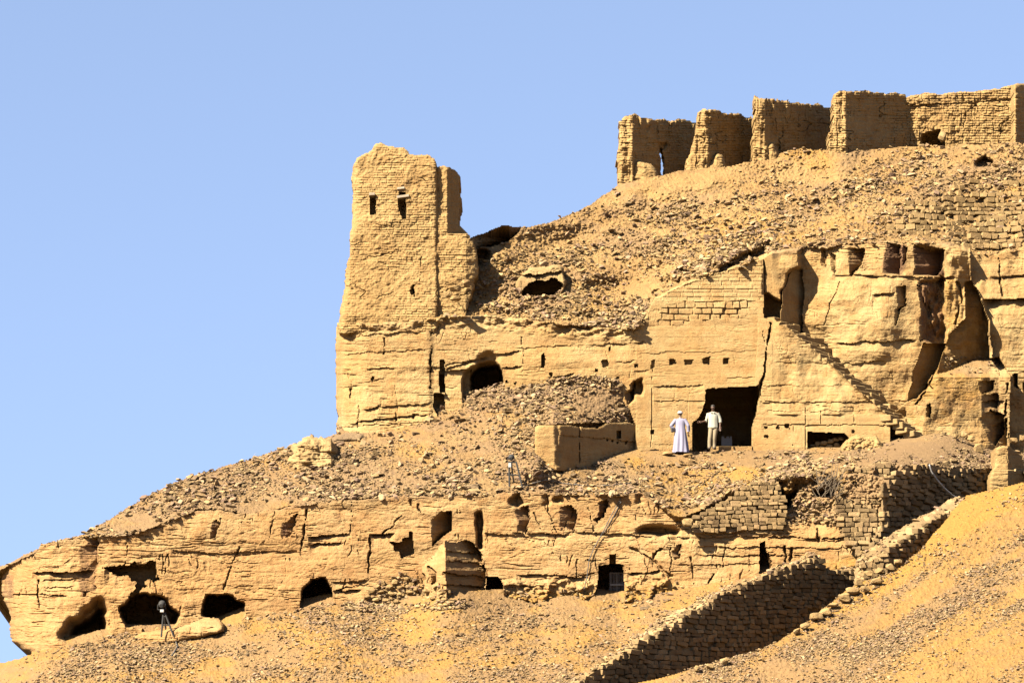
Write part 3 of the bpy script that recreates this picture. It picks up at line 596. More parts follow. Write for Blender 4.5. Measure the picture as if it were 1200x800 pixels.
# doorway of the large tomb, damaged on its left
D.rec([(827, 456), (889, 452), (889, 464), (886, 482), (881, 500), (880, 534), (811, 536), (811, 499), (813, 494), (819, 490), (824, 480), (827, 470)], 6.0, 0, .6)
D.setp([(833, 523), (881, 522), (882, 545), (831, 545)], lambda u, v: -.3 + 0 * u, 0, .3)
D.setp([(811, 531), (835, 529), (835, 550), (810, 550)], lambda u, v: -.3 + 0 * u, 0, .3)
D.rec([(946, 506), (990, 508), (996, 515), (990, 530), (946, 532)], 3.0, 0, .5)
rel = rock_relief(U, V, 405, 1.0, strata=.8, block=.8, frac=.4)
wr = np.clip((U - 905) / 10, 0, 1) * (V < 486); wr = np.maximum(wr, np.clip((U - 1050) / 10, 0, 1))
wl = np.clip((560 - U) / 60, 0, 1) * .75 + .25
flat = np.where(wr > 0, .45 * wr, np.where(U > 745, .22, .36 + .3 * wl))
D.Y += rel * flat + wr * .05 * fbm(U / 7, V / 8, 3, 440) + wr * .5 * (fbm(U / 45, V / 60, 3, 441))
# chisel-dressed courses and small masonry on top of the dressed facade
j, rv, tl = masonry(U, V, 4.4, 13, 451, gap=.9, wob=.5)
mk = inside([(764, 352), (800, 335), (893, 304), (896, 352), (842, 352)], U, V); D.Y += mk * (.03 * (1 - j) + .03 * (rv - .5) + .02)
j, rv, tl = masonry(U, V, 7.5, 12, 452, gap=1.1, wob=1.5)
mk = inside([(800, 353), (886, 351), (884, 364), (868, 372), (810, 376), (795, 382), (752, 381), (762, 366)], U + 3 * D.wu, V + 3 * D.wv); D.Y += mk * (.10 * (1 - j) * np.clip(fbm(U / 14, V / 9, 2, 455) * 3 + .6, 0, 1.3) + .06 * (rv - .5) + .05 * tl)
crum = np.clip(1 - (V - t4(U)) / 18, 0, 1) * (U < 760); D.Y += crum * .5 * fbm(U / 12, V / 7, 4, 460)
D.Y += np.clip(t4(U) + 2.5 * D.wv - V, 0, 40) * .3
eL = ip([(276, 404), (372, 396), (385, 394), (410, 393), (440, 393), (480, 394), (488, 396), (494, 394), (510, 394), (560, 392)])(V) + 1.5 * vnoise(U / 400, V / 4, 402)
D.mask = (U > eL) & (V > t4(U) - 12) & (V < np.where(U < 745, b3(U), b3f(U)) + 16)
D.mask &= ~((U < 450) & (V < t4(U) - 2))
D.Y += .8 * np.exp(-np.clip(U - eL, 0, 99) / 3.5)
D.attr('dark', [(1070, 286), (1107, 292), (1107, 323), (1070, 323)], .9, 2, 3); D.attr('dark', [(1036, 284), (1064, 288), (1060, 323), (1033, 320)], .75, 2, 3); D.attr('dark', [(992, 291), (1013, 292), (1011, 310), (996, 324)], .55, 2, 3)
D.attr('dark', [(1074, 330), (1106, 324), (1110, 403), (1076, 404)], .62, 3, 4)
D.attr('grey', [(900, 280), (1150, 280), (1150, 290), (1040, 287), (985, 291), (905, 302)], .8, 2, 4); D.attr('grey', [(1107, 437), (1140, 422), (1170, 417), (1172, 432), (1140, 440)], 1, 2, 4)
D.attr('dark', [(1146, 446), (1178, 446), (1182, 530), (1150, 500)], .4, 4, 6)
D.attr('grey', [(396, 376), (560, 366), (740, 384), (735, 392), (600, 386), (400, 396)], .5, 4, 6)
D.attr('sand', [(1040, 440), (1180, 440), (1180, 560), (1040, 560)], .3, 8, 8); D.attr('sand', [(1160, 360), (1360, 350), (1360, 560), (1175, 560)], .25, 8, 8)
for _ in range(34):
    x = rnd.uniform(400, 890); y = rnd.uniform(395, 480); w = rnd.uniform(10, 40); h = rnd.uniform(3, 12); D.attr('sand', [(x, y), (x + w, y), (x + w, y + h), (x, y + h)], rnd.uniform(.1, .35), 4, 6)
orange = inside([(1100, 318), (1133, 330), (1131, 384), (1112, 396), (1162, 352), (1162, 466), (1066, 474), (1082, 400)], U + 5 * D.wu, V + 5 * D.wv); D.at['sand'] = np.maximum(D.at['sand'], .5 * blur(orange.astype(float), 3))
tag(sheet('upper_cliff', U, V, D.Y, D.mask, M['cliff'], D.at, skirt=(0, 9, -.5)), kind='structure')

# ---------------------------------------------------------------- upper slope up to the crest
E = Layer(500, 1360, 150, 400, 500)
U, V = E.U, E.V
E.Y = YE(U, V) + scree_relief(U, V, 501, 1.25) + 1.1 * fbm(U / 90, V / 40, 3, 530)
E.rec([(609, 340), (618, 328), (636, 326), (654, 325), (661, 330), (658, 340), (644, 347), (612, 347)], 3.2, 0, 1.5)
E.mask = (V > skE(U) + 2.2 * E.wv) & (V < t4(U) + 10)
E.Y += np.clip(V - t4(U) - 3 * E.wu, 0, 60) * .2
E.facet([(551, 277), (570, 270), (587, 264), (615, 262), (606, 274), (596, 283), (575, 289), (556, 290)], 3.0, .8)
E.rec([(552, 292), (572, 292), (574, 300), (566, 312), (556, 314)], 1.5, 2)
rw, rv = rubble_wall(U, V, 551, 6.5, 9.5)
mk = blur(inside([(1030, 282), (1040, 262), (1110, 238), (1200, 206), (1360, 190), (1360, 276), (1200, 286), (1140, 292)], U + 6 * E.wu, V + 6 * E.wv).astype(float), 3)
E.Y += mk * .5 * rw; E.at['tone'] = mk * (rv - .5)
hol = np.clip(1 - np.abs(V - (t4(U) - 9)) / 12, 0, 1) * (U > 760) * (U < 905); E.Y += hol * (1.1 * np.clip(fbm(U / 9, V / 8, 3, 560), -.2, 1) + .25)
for pl in ([(842, 314), (868, 300), (893, 290), (900, 297), (868, 310), (846, 322)], [(848, 322), (856, 310), (866, 312), (860, 320)], [(1143, 190), (1152, 184), (1164, 190), (1160, 197), (1146, 197)]): E.rec(pl, 1.1, 1)
E.at['grey'] = np.clip(.15 + 1.3 * fbm(U / 60, V / 22, 4, 520) - .3 * mk, 0, 1); E.at['sand'] = np.clip(.12 + .8 * fbm(U / 70, V / 30, 3, 525), 0, 1)
tag(sheet('upper_slope', U, V, E.Y, E.mask, M['screep'], E.at, skirt=(0, 22, -2.5)), kind='structure')

# ---------------------------------------------------------------- sand slope on the right, across the causeway
Rl = Layer(600, 1380, 540, 806, 600, below=1064)
U, V = Rl.U, Rl.V
rL = ip([(540, 1420), (556, 1240), (565, 1196), (574, 1160), (580, 1132), (590, 1122), (612, 1105), (640, 1081), (658, 1063), (668, 1050), (682, 1006), (693, 988), (717, 960), (737, 934), (760, 893), (772, 852), (783, 810), (792, 780), (800, 742), (806, 720), (900, 500)])
Rl.Y = YR(U, V) + .8 * scree_relief(U, V, 601, .95)
Rl.mask = U > rL(V) + 3 * Rl.wu
nearw = np.clip((V - (566 + (1200 - U) * .50)) / 26, 0, 1)     # pure drift sand along the wall, gravel below it
Rl.at['sand'] = np.clip(1.1 - 1.0 * nearw + 1.4 * fbm((U + V) / 90, (V - .55 * (1200 - U)) / 30, 4, 610) * nearw + .45 * np.clip((V + .5 * U - 1275) / 60, 0, 1), 0, 1)
Rl.at['grey'] = np.clip(nearw * (.55 + 1.4 * fbm((U + V) / 70, (V + .6 * U) / 26, 4, 620)) - .35 * np.clip((V + .5 * U - 1275) / 60, 0, 1), 0, 1)
Rl.Y = YR(U, V) + (.25 + .6 * nearw) * scree_relief(U, V, 601, .95)
tag(sheet('sand_slope', U, V, Rl.Y, Rl.mask, M['sand'], Rl.at, skirt=(-.8, 2.5, -4)), kind='structure')

# floor of the causeway trench, out of sight between the wall and the sand slope
wb = ip([(660, 826), (770, 830), (800, 804), (893, 774), (940, 746), (990, 710), (1012, 694)]); YWt = ip([(600, -23), (640, -21.6), (680, -20), (740, -17.6), (800, -15.2), (840, -13.6), (880, -12.2), (917, -10.8), (957, -9.3), (1003, -7.85), (1030, -7.2)], 8)
tv = []
for u in np.linspace(690, 1012, 30):
    v = float(wb(u)); a = P(u, v, float(YWt(u)) + .4); re = float(rL(v)); b = P(re, v, float(YR(re, v))) + Vector((-.6, 1.9, -3.2))
    for t in np.linspace(-.1, 1.05, 8): tv.append(a.lerp(b, float(t)) + Vector((0, 0, rnd.uniform(-.06, .06))))
fq = [[i * 8 + j, (i + 1) * 8 + j, (i + 1) * 8 + j + 1, i * 8 + j + 1] for i in range(29) for j in range(7)]
tag(mesh_obj('trench_floor', np.array([x[:] for x in tv]), quads=fq, mat=M['sand']), kind='structure')

# wide desert floor to the horizon
bm = bmesh.new(); bmesh.ops.create_circle(bm, cap_ends=True, radius=6000, segments=96)
me = bpy.data.meshes.new('desert_ground'); bm.to_mesh(me); bm.free(); me.materials.append(M['ground'])
o = bpy.data.objects.new('desert_ground', me); COL.objects.link(o); tag(o, kind='structure')

# ================================================================ THINGS
def box_bm(bm, c, sx, sy, sz, rot=(0, 0, 0), jit=0.0, bev=0.0):
    ret = bmesh.ops.create_cube(bm, size=1); vs = ret['verts']
    m = Matrix.Translation(c) @ Matrix.Rotation(rot[2], 4, 'Z') @ Matrix.Rotation(rot[1], 4, 'Y') @ Matrix.Rotation(rot[0], 4, 'X') @ Matrix.Diagonal((sx, sy, sz, 1))
    for v in vs:
        v.co = m @ v.co + Vector((rnd.uniform(-jit, jit), rnd.uniform(-jit, jit), rnd.uniform(-jit, jit)))
    if bev: bmesh.ops.bevel(bm, geom=list({e for v in vs for e in v.link_edges}), offset=bev, segments=1, affect='EDGES')
def tube_bm(bm, pts, r, n=8, taper=None, cap=True):
    pts = [Vector(p) for p in pts]; rings = []
    for i, p in enumerate(pts):
        d = (pts[min(i + 1, len(pts) - 1)] - pts[max(i - 1, 0)]).normalized()
        a = d.cross(Vector((.31, .2, .93)));
        if a.length < .05: a = d.cross(Vector((1, 0, 0)))
        a.normalize(); b = d.cross(a); rr = taper[i] if taper else r
        rings.append([bm.verts.new(p + (a * math.cos(2 * math.pi * k / n) + b * math.sin(2 * math.pi * k / n)) * rr) for k in range(n)])
    for A_, B_ in zip(rings[:-1], rings[1:]):
        for k in range(n): bm.faces.new((A_[k], A_[(k + 1) % n], B_[(k + 1) % n], B_[k]))
    if cap: bm.faces.new(rings[0][::-1]); bm.faces.new(rings[-1])
def link_bm(name, bm, mat, parent=None, loc=None, smooth=False):
    bmesh.ops.recalc_face_normals(bm, faces=bm.faces)
    me = bpy.data.meshes.new(name); 
    loc = Vector(loc) if loc is not None else Vector((0, 0, 0))
    if parent is None and loc.length: 
        for v in bm.verts: v.co -= loc
    bm.to_mesh(me); bm.free(); me.materials.append(mat)
    if smooth: me.polygons.foreach_set('use_smooth', [True] * len(me.polygons))
    o = bpy.data.objects.new(name, me); COL.objects.link(o); o.location = loc
    if parent is not None:
        o.parent = parent; o.location = loc
        if not loc.length: o.location = -Vector(parent.location)       # mesh given in world coordinates
    return o

# ---------------------------------------------------------------- ruined tower
tw = empty('ruined_tower', P(470, 384, .8), 'tall ruined mudbrick tower with two slit windows at the cliff edge', 'tower')
def tower_post(L):
    for pl in ([(434, 230), (440, 230), (440, 251), (433, 251)], [(467, 226), (476, 225), (476, 256), (472, 256), (467, 246)]): L.rec(pl, .7, 0, 1.0)
    L.crack([(494, 300), (493, 318), (491, 330)], 1.1, .15); L.crack([(430, 300), (460, 296)], 1, .12); L.crack([(484, 335), (486, 347)], 2.5, .4)
    L.rec([(481, 341), (485, 339), (487, 346), (482, 346)], .4, 0)
    L.Y += .5 * np.exp(-np.clip(L.U - np.interp(L.V, [166, 250, 384], [414, 411, 396]), 0, 99) / 3) + .25 * np.exp(-np.clip(513 - L.U, 0, 99) / 1.6) * np.clip((330 - L.V) / 60, .15, 1)
slab('wall', [(396, 390), (396, 372), (399, 352), (403, 337), (405, 317), (410, 290), (412, 250), (413, 195), (417, 185), (426, 181), (434, 177), (440, 168), (446, 167), (455, 172), (474, 172), (481, 181), (502, 182), (510, 186), (513, 195), (513.5, 240), (513, 390)],
     lambda u, v: .35 + (384 - v) * .004, 3.2, M['mud'], relief='mud', rag=1.8, parent=tw, seed=701, step=.8, edge=.12, post=tower_post, base=tw.location)
slab('buttress', [(508, 392), (509, 300), (510, 196), (519, 193), (527, 194), (533, 200), (537, 206), (540, 220), (539, 250), (540, 262), (545, 271), (552, 277), (556, 287), (559, 297), (561, 312), (558, 330), (548, 362), (540, 392)],
     lambda u, v: .62 + (384 - v) * .0038 + np.where(v < 274, np.clip(u - 524, 0, 99) * .065, 0) + np.clip(u - 546, 0, 99) * .02, 2.4, M['mud'], relief='mud', rag=2.4, parent=tw, seed=702, step=.8, edge=.1, base=tw.location)
for (u, v, w_, a) in ((436.5, 229.5, 7, .05), (470, 222.5, 9, .15), (472.5, 232, 15, .12)):
    bm = bmesh.new(); box_bm(bm, P(u, v, 1.2), w_ * PX, .72, .11, (0, -a, 0), .01, .012); link_bm('lintel', bm, M['wood'], tw)

# ---------------------------------------------------------------- walls along the crest
def corner(uc, Y0, k=.062, lean=0.0, v0=180):
    return lambda u, v: Y0 + np.clip(u - (uc + lean * (v - v0)), 0, 999) * k + np.clip((uc + lean * (v - v0)) - u, 0, 99) * .006
MUDX = lambda U, V, s: mud_relief(U, V, s, 1.5) + .05 * fbm(U / 4, V / 26, 3, s + 31) + .07 * fracture(U, V, 9, 40, s + 33, .7, 3, .0, True)
CW = [
 ('broken mudbrick wall with a narrow see-through slit, lowest end of the crest', [(723, 232), (724, 180), (725, 142), (731, 137), (742, 133), (749, 138), (780, 139), (800, 141), (816, 143), (816, 220)], corner(741, float(YE(735, 213)) + .1), [[(775, 171), (778, 173), (777.5, 204), (774.5, 203)]]),
 ('short mudbrick crest wall with a sloping lit end beside the slit wall', [(802, 222), (805, 190), (808, 180), (811, 170), (815, 150), (819, 130), (824, 128), (846, 130), (867, 134), (884, 137), (884, 212)], corner(829, float(YE(815, 197)) + .1, lean=-.07), []),
 ('square-topped mudbrick crest wall with a straight upright lit end', [(877, 212), (880, 180), (883, 150), (885, 113), (892, 115), (898, 115), (933, 120), (960, 123), (977, 125), (977, 202)], corner(896, float(YE(885, 188)) + .1), []),
 ('tallest mudbrick crest wall with a rounded worn right shoulder', [(966, 202), (970, 172), (975, 140), (977, 111), (984, 106), (1008, 106), (1035, 108), (1060, 111), (1071, 118), (1077, 130), (1080, 150), (1083, 196)], corner(991, float(YE(978, 178)) + .1), []),
]
for i, (lab, pl, fn, hl) in enumerate(CW):
    def pst(L, i=i):
        L.Y += .16 * fbm(L.U / 5, L.V / 40, 2, 720 + i) + .12 * fbm(L.U / 14, L.V / 14, 3, 725 + i)
        if i == 0: L.rec([(772, 166), (780, 168), (779, 175), (773, 176)], .4, 1)
        if i == 3: L.rec([(1062, 152), (1076, 152), (1076, 162), (1064, 162)], .7, 1)
    slab('mudbrick_wall', pl, fn, 1.15, M['mud'], lab, 'wall', 'ruined mudbrick walls along the crest', MUDX, 2.4, seed=710 + i, step=.8, holes=hl, edge=.12, post=pst)
Y5 = float(YE(1120, 174)) + 4.0
def p5(L):
    L.rec([(1081, 160), (1088, 155), (1100, 154), (1106, 163), (1106, 200), (1081, 200)], 1.6, 1); L.ledge([(1060, 124), (1190, 116)], .12, 6); L.crack([(1132, 130), (1130, 150)], 1, .2)
slab('mudbrick_wall', [(1056, 205), (1056, 112), (1070, 111), (1087, 109), (1102, 110), (1117, 108), (1135, 108), (1150, 105), (1170, 103), (1185, 99), (1196, 97), (1196, 205)], lambda u, v: Y5 + (u - 1120) * .004, 1.2, M['mud'], 'long sunlit mudbrick crest wall with a dark hole at its foot', 'wall', 'ruined mudbrick walls along the crest', MUDX, 2.0, seed=716, step=.8, edge=.15, post=p5)
slab('mudbrick_wall', [(1187, 205), (1188, 98), (1215, 95), (1262, 98), (1262, 205)], lambda u, v: Y5 - 1.0 + np.clip(u - 1190, 0, 99) * .06, 1.2, M['mud'], 'shaded mudbrick crest wall at the right edge of the view', 'wall', 'ruined mudbrick walls along the crest', 'mud', 1.2, seed=717, edge=.2)
# crumbled heaps at the feet of the crest walls
for lab, pl, Yc in (('low crumbled mud heap against the slit wall', [(738, 214), (741, 194), (748, 186), (758, 188), (768, 196), (776, 212)], 8.6), ('low crumbled mud heap at the foot of the short sloping wall', [(822, 204), (828, 190), (838, 178), (846, 180), (853, 196), (852, 202)], 9.4),
                    ('crumbled mud stump in front of the square-topped wall', [(894, 200), (897, 172), (905, 165), (911, 172), (916, 198)], 9.6)):
    slab('mud_heap', pl, lambda u, v, Yc=Yc: Yc + np.abs(u - np.mean([a for a, b in pl])) * .012, 1.4, M['mud'], lab, 'mud heap', None, 'mud', 2.0, seed=730 + int(Yc * 10), edge=.5)

# ---------------------------------------------------------------- outcrop with a hollow on the upper slope
def p_out(L):
    L.rec([(610, 356), (612, 339), (620, 331), (636, 328), (653, 326), (658, 332), (656, 356)], 2.2, 0, 3); L.ledge([(606, 323), (660, 318)], .35, 5); L.at['tone'][:] = -.25
slab('rock_outcrop', [(600, 343), (603, 331), (611, 321), (622, 313), (640, 312), (655, 309), (661, 313), (660, 322), (664, 330), (660, 344), (640, 347), (610, 347)], lambda u, v: float(YE(632, 345)) - .35 + (343 - v) * .01, 2.4, M['boulder'], 'flat rock outcrop roofing a dark hollow on the upper slope', 'rock outcrop', None, 'rock', 1.6, seed=741, edge=.4, post=p_out)
# pale rounded outcrop by the edge of the upper cliff
def p_pale(L):
    L.attr('sand', [(340, 520), (400, 515), (400, 530), (340, 530)], .35, 4); L.Y += .5 * fbm(L.U / 16, L.V / 12, 3, 746) + .25 * spall(L.U, L.V, 22, 12, 5, 747)
slab('rock_outcrop', [(330, 556), (334, 542), (338, 533), (343, 522), (352, 514), (364, 511), (371, 513), (380, 510), (390, 516), (397, 526), (399, 540), (410, 556)], lambda u, v: float(YC(370, 550)) + .1 + np.clip(540 - v, 0, 99) * .03 + np.clip(u - 388, 0, 99) * .1 + np.clip(350 - u, 0, 99) * .05, 3, M['boulder'], 'pale rounded rock outcrop on the slope left of the upper cliff', 'rock outcrop', None, 'rock', 4.0, seed=742, edge=.6, post=p_pale)
slab('fallen_slab', [(386, 516), (392, 509), (410, 506), (424, 508), (430, 513), (414, 517), (396, 519)], lambda u, v: float(YC(408, 516)) - .4 + (517 - v) * .03, .9, M['gravel'], 'dark flat fallen slab at the left foot of the upper cliff', 'rock', None, 'rock', 1.2, seed=743, edge=.2)
slab('rock_ledge', [(150, 756), (152, 743), (176, 739), (204, 735), (222, 729), (240, 723), (255, 724), (262, 730), (262, 738), (236, 747), (196, 756)], lambda u, v: -7.75 - np.clip(u - 150, 0, 60) * .012 + np.clip(740 - v, 0, 40) * .05, 1.4, M['rawcliff'], 'long low lit rock ledge at the foot of the cliff between two caves', 'rock', None, 'rock', 1.5, seed=744, edge=.3)
slab('mud_stump', [(984, 533), (987, 521), (992, 515), (1003, 509), (1012, 511), (1028, 508), (1034, 518), (1037, 533)], lambda u, v: -1.5 + (530 - v) * .015, 1.2, M['mud'], 'eroded mud block beside the low rubble-filled opening', 'mud block', None, 'scree', 1.6, seed=745, edge=.4)

# ---------------------------------------------------------------- forecourt wall, pillar and dry-stone walls
def p_fore(L):
    L.crack([(679, 498), (679, 542)], .9, .25, 1); L.ledge([(655, 509), (750, 518)], .12, 5); L.rec([(722, 505), (727, 504), (727, 513), (722, 513)], .5, 0, .5)
    L.rec([(652, 496), (656, 496), (655, 545), (651, 545)], .15, 1)
    for x, y in ((710, 514), (716, 515), (722, 517), (732, 518)): L.rec([(x, y), (x + 2, y), (x + 2, y + 2), (x, y + 2)], .3, 0, .3)
slab('stone_wall', [(626, 552), (626.5, 500), (632, 497), (652, 497.5), (668, 497), (680, 500), (700, 501), (710, 495), (735, 494), (748, 497), (757, 501), (759, 552)], lambda u, v: np.where(u < 652, -4.6, -4.6 + (u - 652) * .050) + (545 - v) * .002, 1.5, M['cliff'], 'rock-cut forecourt wall with a lit square end beside the robed man', 'wall', None, lambda U, V, s: .3 * rock_relief(U, V, s), .5, seed=751, post=p_fore, edge=.1)
RW = lambda **k: (lambda U, V, s: (.16 + .3 * rubble_wall(U, V, s, **k)[0], rubble_wall(U, V, s, **k)[1]))
ST = lambda **k: (lambda U, V, s: stone_relief(U, V, s, **k))
slab('dry_stone_wall', [(812, 624), (812, 607), (820, 602), (828, 596), (845, 590), (862, 579), (872, 570), (884, 565), (895, 563), (906, 562), (915, 569), (919, 585), (922, 605), (919, 624)], lambda u, v: -7.3 + (622 - v) * .016, 1.2, M['stone'], 'ragged sunlit dry-stone wall left of the twig-filled gap', 'wall', None, RW(rh=5.6, bw=8.5), 2.0, seed=752, step=.8)
slab('dry_stone_wall', [(983, 622), (982, 590), (983, 553), (990, 549), (1000, 548), (1012, 546), (1026, 541), (1043, 540), (1050, 547), (1041, 556), (1039, 566), (1036, 590), (1033, 613), (1024, 637), (1008, 652), (992, 632)], lambda u, v: -7.75 + (622 - v) * .012, 1.6, M['stone'], 'sunlit dry-stone retaining wall with squared blocks on top, right of the twig-filled gap', 'wall', None, RW(rh=6.2, bw=10.5), 1.4, seed=753, step=.8, post=lambda L: L.rec([(1002, 594), (1008, 592), (1010, 606), (1002, 607)], .7, 1))
slab('dry_stone_wall', [(1035, 566), (1046, 556), (1066, 545), (1110, 546), (1160, 549), (1166, 552), (1166, 590), (1120, 606), (1060, 646), (1012, 664), (1022, 637), (1033, 613)], lambda u, v: -8.25 + (u - 1034) * .047, 1.4, M['stone'], 'long dry-stone retaining wall in deep shade behind the white hose', 'wall', None, RW(rh=7, bw=13, amp=.8), 1.2, seed=754)
inn = ip([(640, 826), (655, 815), (680, 797), (743, 757), (800, 723), (847, 695), (917, 668), (955, 652), (973, 668), (1003, 667), (1020, 668)])
YW4 = ip([(600, -23), (640, -21.6), (680, -20), (740, -17.6), (800, -15.2), (840, -13.6), (880, -12.2), (917, -10.8), (957, -9.3), (1003, -7.85), (1030, -7.2)], 8)
slab('causeway_wall', [(630, 836), (652, 810), (668, 797), (686, 788), (703, 776), (722, 764), (740, 749), (762, 735), (783, 716), (800, 712), (820, 703), (840, 692), (862, 686), (880, 679), (900, 671), (917, 661), (935, 656), (950, 649), (958, 651), (966, 661), (976, 668), (990, 664), (1004, 661), (1018, 664), (1018, 696), (990, 712), (940, 748), (893, 776), (800, 806), (770, 836)],
     lambda u, v: YW4(u) + np.clip(inn(u) - v, 0, 40) * .10, 1.3, M['stone'], 'long dry-stone causeway wall with its broad shaded face towards the trench', 'wall', 'dry-stone walls of the causeway', RW(rh=6.4, bw=11.5, amp=.75), 2.2, seed=755)
inr = ip([(1000, 672), (1010, 664), (1040, 645), (1127, 589), (1140, 580)])
slab('causeway_wall', [(1003, 690), (1006, 655), (1010, 648), (1026, 637), (1060, 616), (1090, 598), (1112, 584), (1124, 579), (1140, 590), (1128, 612), (1096, 648), (1070, 676), (1052, 698), (1020, 706)],
     lambda u, v: np.where(u < 1040, -12.9 + (1040 - u) * .004, -12.9 + (u - 1040) * .0475) + np.clip(inr(u) - v, 0, 40) * .10, 1.2, M['stone'], 'low causeway wall half buried in orange drift sand', 'wall', 'dry-stone walls of the causeway', RW(rh=6.2, bw=9, amp=.9), 2.2, seed=756)
slab('stone_pillar', [(1158, 588), (1160, 556), (1166, 545), (1168, 524), (1180, 521), (1190, 528), (1198, 535), (1203, 560), (1203, 588)], lambda u, v: -3.3 + np.clip(u - 1181, 0, 99) * .06 - (v > 550) * .25, 1.4, M['mud'], 'square upright stone pillar at the right end of the shaded retaining wall', 'pillar', None, lambda U, V, s: .45 * rock_relief(U, V, s), 1.0, seed=757, edge=.1)

# stones of the dry-stone walls, laid in rough courses (one mesh per wall, a part of it)
def brick_variant(seed):
    r = random.Random(seed); bm = bmesh.new()
    for sx in (-1, 1):
        for sy in (-1, 1):
            for sz in (-1, 1):
                for q in range(3): bm.verts.new((sx * r.uniform(.58, 1.0), sy * r.uniform(.6, 1.0), sz * r.uniform(.58, 1.0)))
    bmesh.ops.convex_hull(bm, input=bm.verts)
    for v in [v for v in bm.verts if not v.link_faces]: bm.verts.remove(v)
    bmesh.ops.triangulate(bm, faces=bm.faces); bm.verts.ensure_lookup_table()
    co = np.array([v.co[:] for v in bm.verts]); tr = np.array([[v.index for v in f.verts] for f in bm.faces]); bm.free(); return co, tr
BV = [brick_variant(300 + i) for i in range(16)]
def lay_stones(parent, poly, Yf, rh, bw, seed, gaps=.05, out=.07, mat='stone', slope=0.0):
    r = random.Random(seed); p = np.asarray(poly, float); cos, trs, off, tone = [], [], 0, []
    y = p[:, 1].max(); w1 = r.uniform(0, 50)
    while y > p[:, 1].min():
        h = rh * r.uniform(.65, 1.2); x = p[:, 0].min() - r.uniform(0, bw)
        while x < p[:, 0].max():
            w = bw * r.choice((.45, .6, .75, .9, 1.0, 1.2, 1.5)); uc = x + w / 2; vc = y - h / 2 + 3.2 * math.sin(uc / 31 + w1) * .5 + slope * (uc - p[0, 0]); x += w
            if r.random() < gaps or not inside(poly, np.array([[uc]]), np.array([[vc]]))[0, 0]: continue
            Y0 = float(Yf(np.array(uc), np.array(vc))); Y1 = float(Yf(np.array(uc + 2.0), np.array(vc)))
            s = PX * (DIST + Y0) / DIST; ang = math.atan2(Y1 - Y0, 2.0 * s); wm = w * s / max(math.cos(ang), .35)
            co, tr = BV[r.randrange(16)]; ob = abs(ang) > .4; a = ang + r.gauss(0, .04 if ob else .10); b_ = r.gauss(0, .07)
            dp = .14 if ob else .2; m = Matrix.Rotation(a, 3, 'Z') @ Matrix.Rotation(b_, 3, 'Y') @ Matrix.Rotation(r.gauss(0, .09), 3, 'X') @ Matrix.Diagonal((wm * r.uniform(.47, .55), dp, h * s * r.uniform(.46, .56)))
            c = P(uc, vc, Y0 - (.0 if ob else out) + r.uniform(-.05, .07)) + Vector((0, dp * .9, 0))
            cos.append(co @ np.array(m).T + np.array(c)); trs.append(tr + off); off += len(co); tone.append(np.full(len(co), r.uniform(-.55, .25)))
        y -= h
    return mesh_obj('stonework', np.concatenate(cos), tris=np.concatenate(trs), mat=M[mat], attrs={'tone': np.concatenate(tone)}, origin=tuple(parent.location), parent=parent)
for nm, key, pl, fn, rh, bw, sd in (
  ('ragged', 'ragged sunlit', [(812, 622), (812, 607), (820, 602), (828, 596), (845, 590), (862, 579), (872, 570), (884, 563), (895, 561), (906, 560), (915, 569), (919, 585), (922, 605), (919, 622)], lambda u, v: -7.3 + (622 - v) * .016, 5.0, 8.0, 1),
  ('pier', 'sunlit dry-stone retaining', [(983, 622), (982, 590), (983, 553), (990, 549), (1000, 548), (1012, 546), (1026, 541), (1043, 540), (1048, 547), (1041, 556), (1039, 566), (1036, 590), (1033, 613), (1024, 637), (1008, 652), (992, 632)], lambda u, v: -7.75 + (622 - v) * .012, 5.8, 9.5, 2),
  ('shade', 'long dry-stone retaining', [(1036, 566), (1047, 556), (1066, 546), (1110, 547), (1160, 550), (1165, 553), (1165, 590), (1120, 606), (1060, 646), (1014, 663), (1023, 637), (1034, 613)], lambda u, v: -8.25 + (u - 1034) * .047, 6.0, 10.5, 3),
  ('cause', 'long dry-stone causeway', [(632, 834), (652, 814), (680, 797), (743, 756), (800, 722), (847, 694), (917, 667), (956, 651), (966, 661), (976, 669), (1004, 667), (1018, 668), (1018, 696), (990, 712), (940, 748), (893, 776), (800, 806), (770, 836)], lambda u, v: YW4(u), 5.6, 9.5, 4),
  ('low', 'low causeway', [(1003, 690), (1006, 662), (1010, 662), (1040, 643), (1090, 611), (1127, 587), (1136, 586), (1120, 604), (1086, 636), (1058, 660), (1044, 684), (1020, 700)], lambda u, v: np.where(u < 1040, -12.9 + (1040 - u) * .004, -12.9 + (u - 1040) * .0475), 6.2, 9.5, 5)):
    par = [o for o in COL.objects if o.get('label', '').startswith(key)][0]
    lay_stones(par, pl, fn, rh, bw, sd)
tw_wall = empty('dry_stone_wall', P(1110, 286, float(YE(1110, 270))), 'broad rough dry-stone terrace wall on the upper slope at the right', 'wall')
def YEm(u, v): return E.at_uv(np.clip(u, 1000, 1350), v) - .0
lay_stones(tw_wall, [(1028, 284), (1040, 264), (1075, 248), (1110, 238), (1160, 221), (1200, 206), (1262, 190), (1262, 280), (1200, 287), (1140, 290)], lambda u, v: YE(u, v) + .25, 6.2, 9.0, 6, gaps=.14, out=.22, mat='boulder')
# crumbled courses higher up
lay_stones(tw_wall, [(985, 262), (1000, 252), (1040, 244), (1090, 226), (1140, 212), (1200, 190), (1262, 178), (1262, 190), (1200, 206), (1110, 238), (1040, 264), (1000, 275)], lambda u, v: YE(u, v) + .3, 6.5, 9.0, 7, gaps=.55, out=.2, mat='boulder')

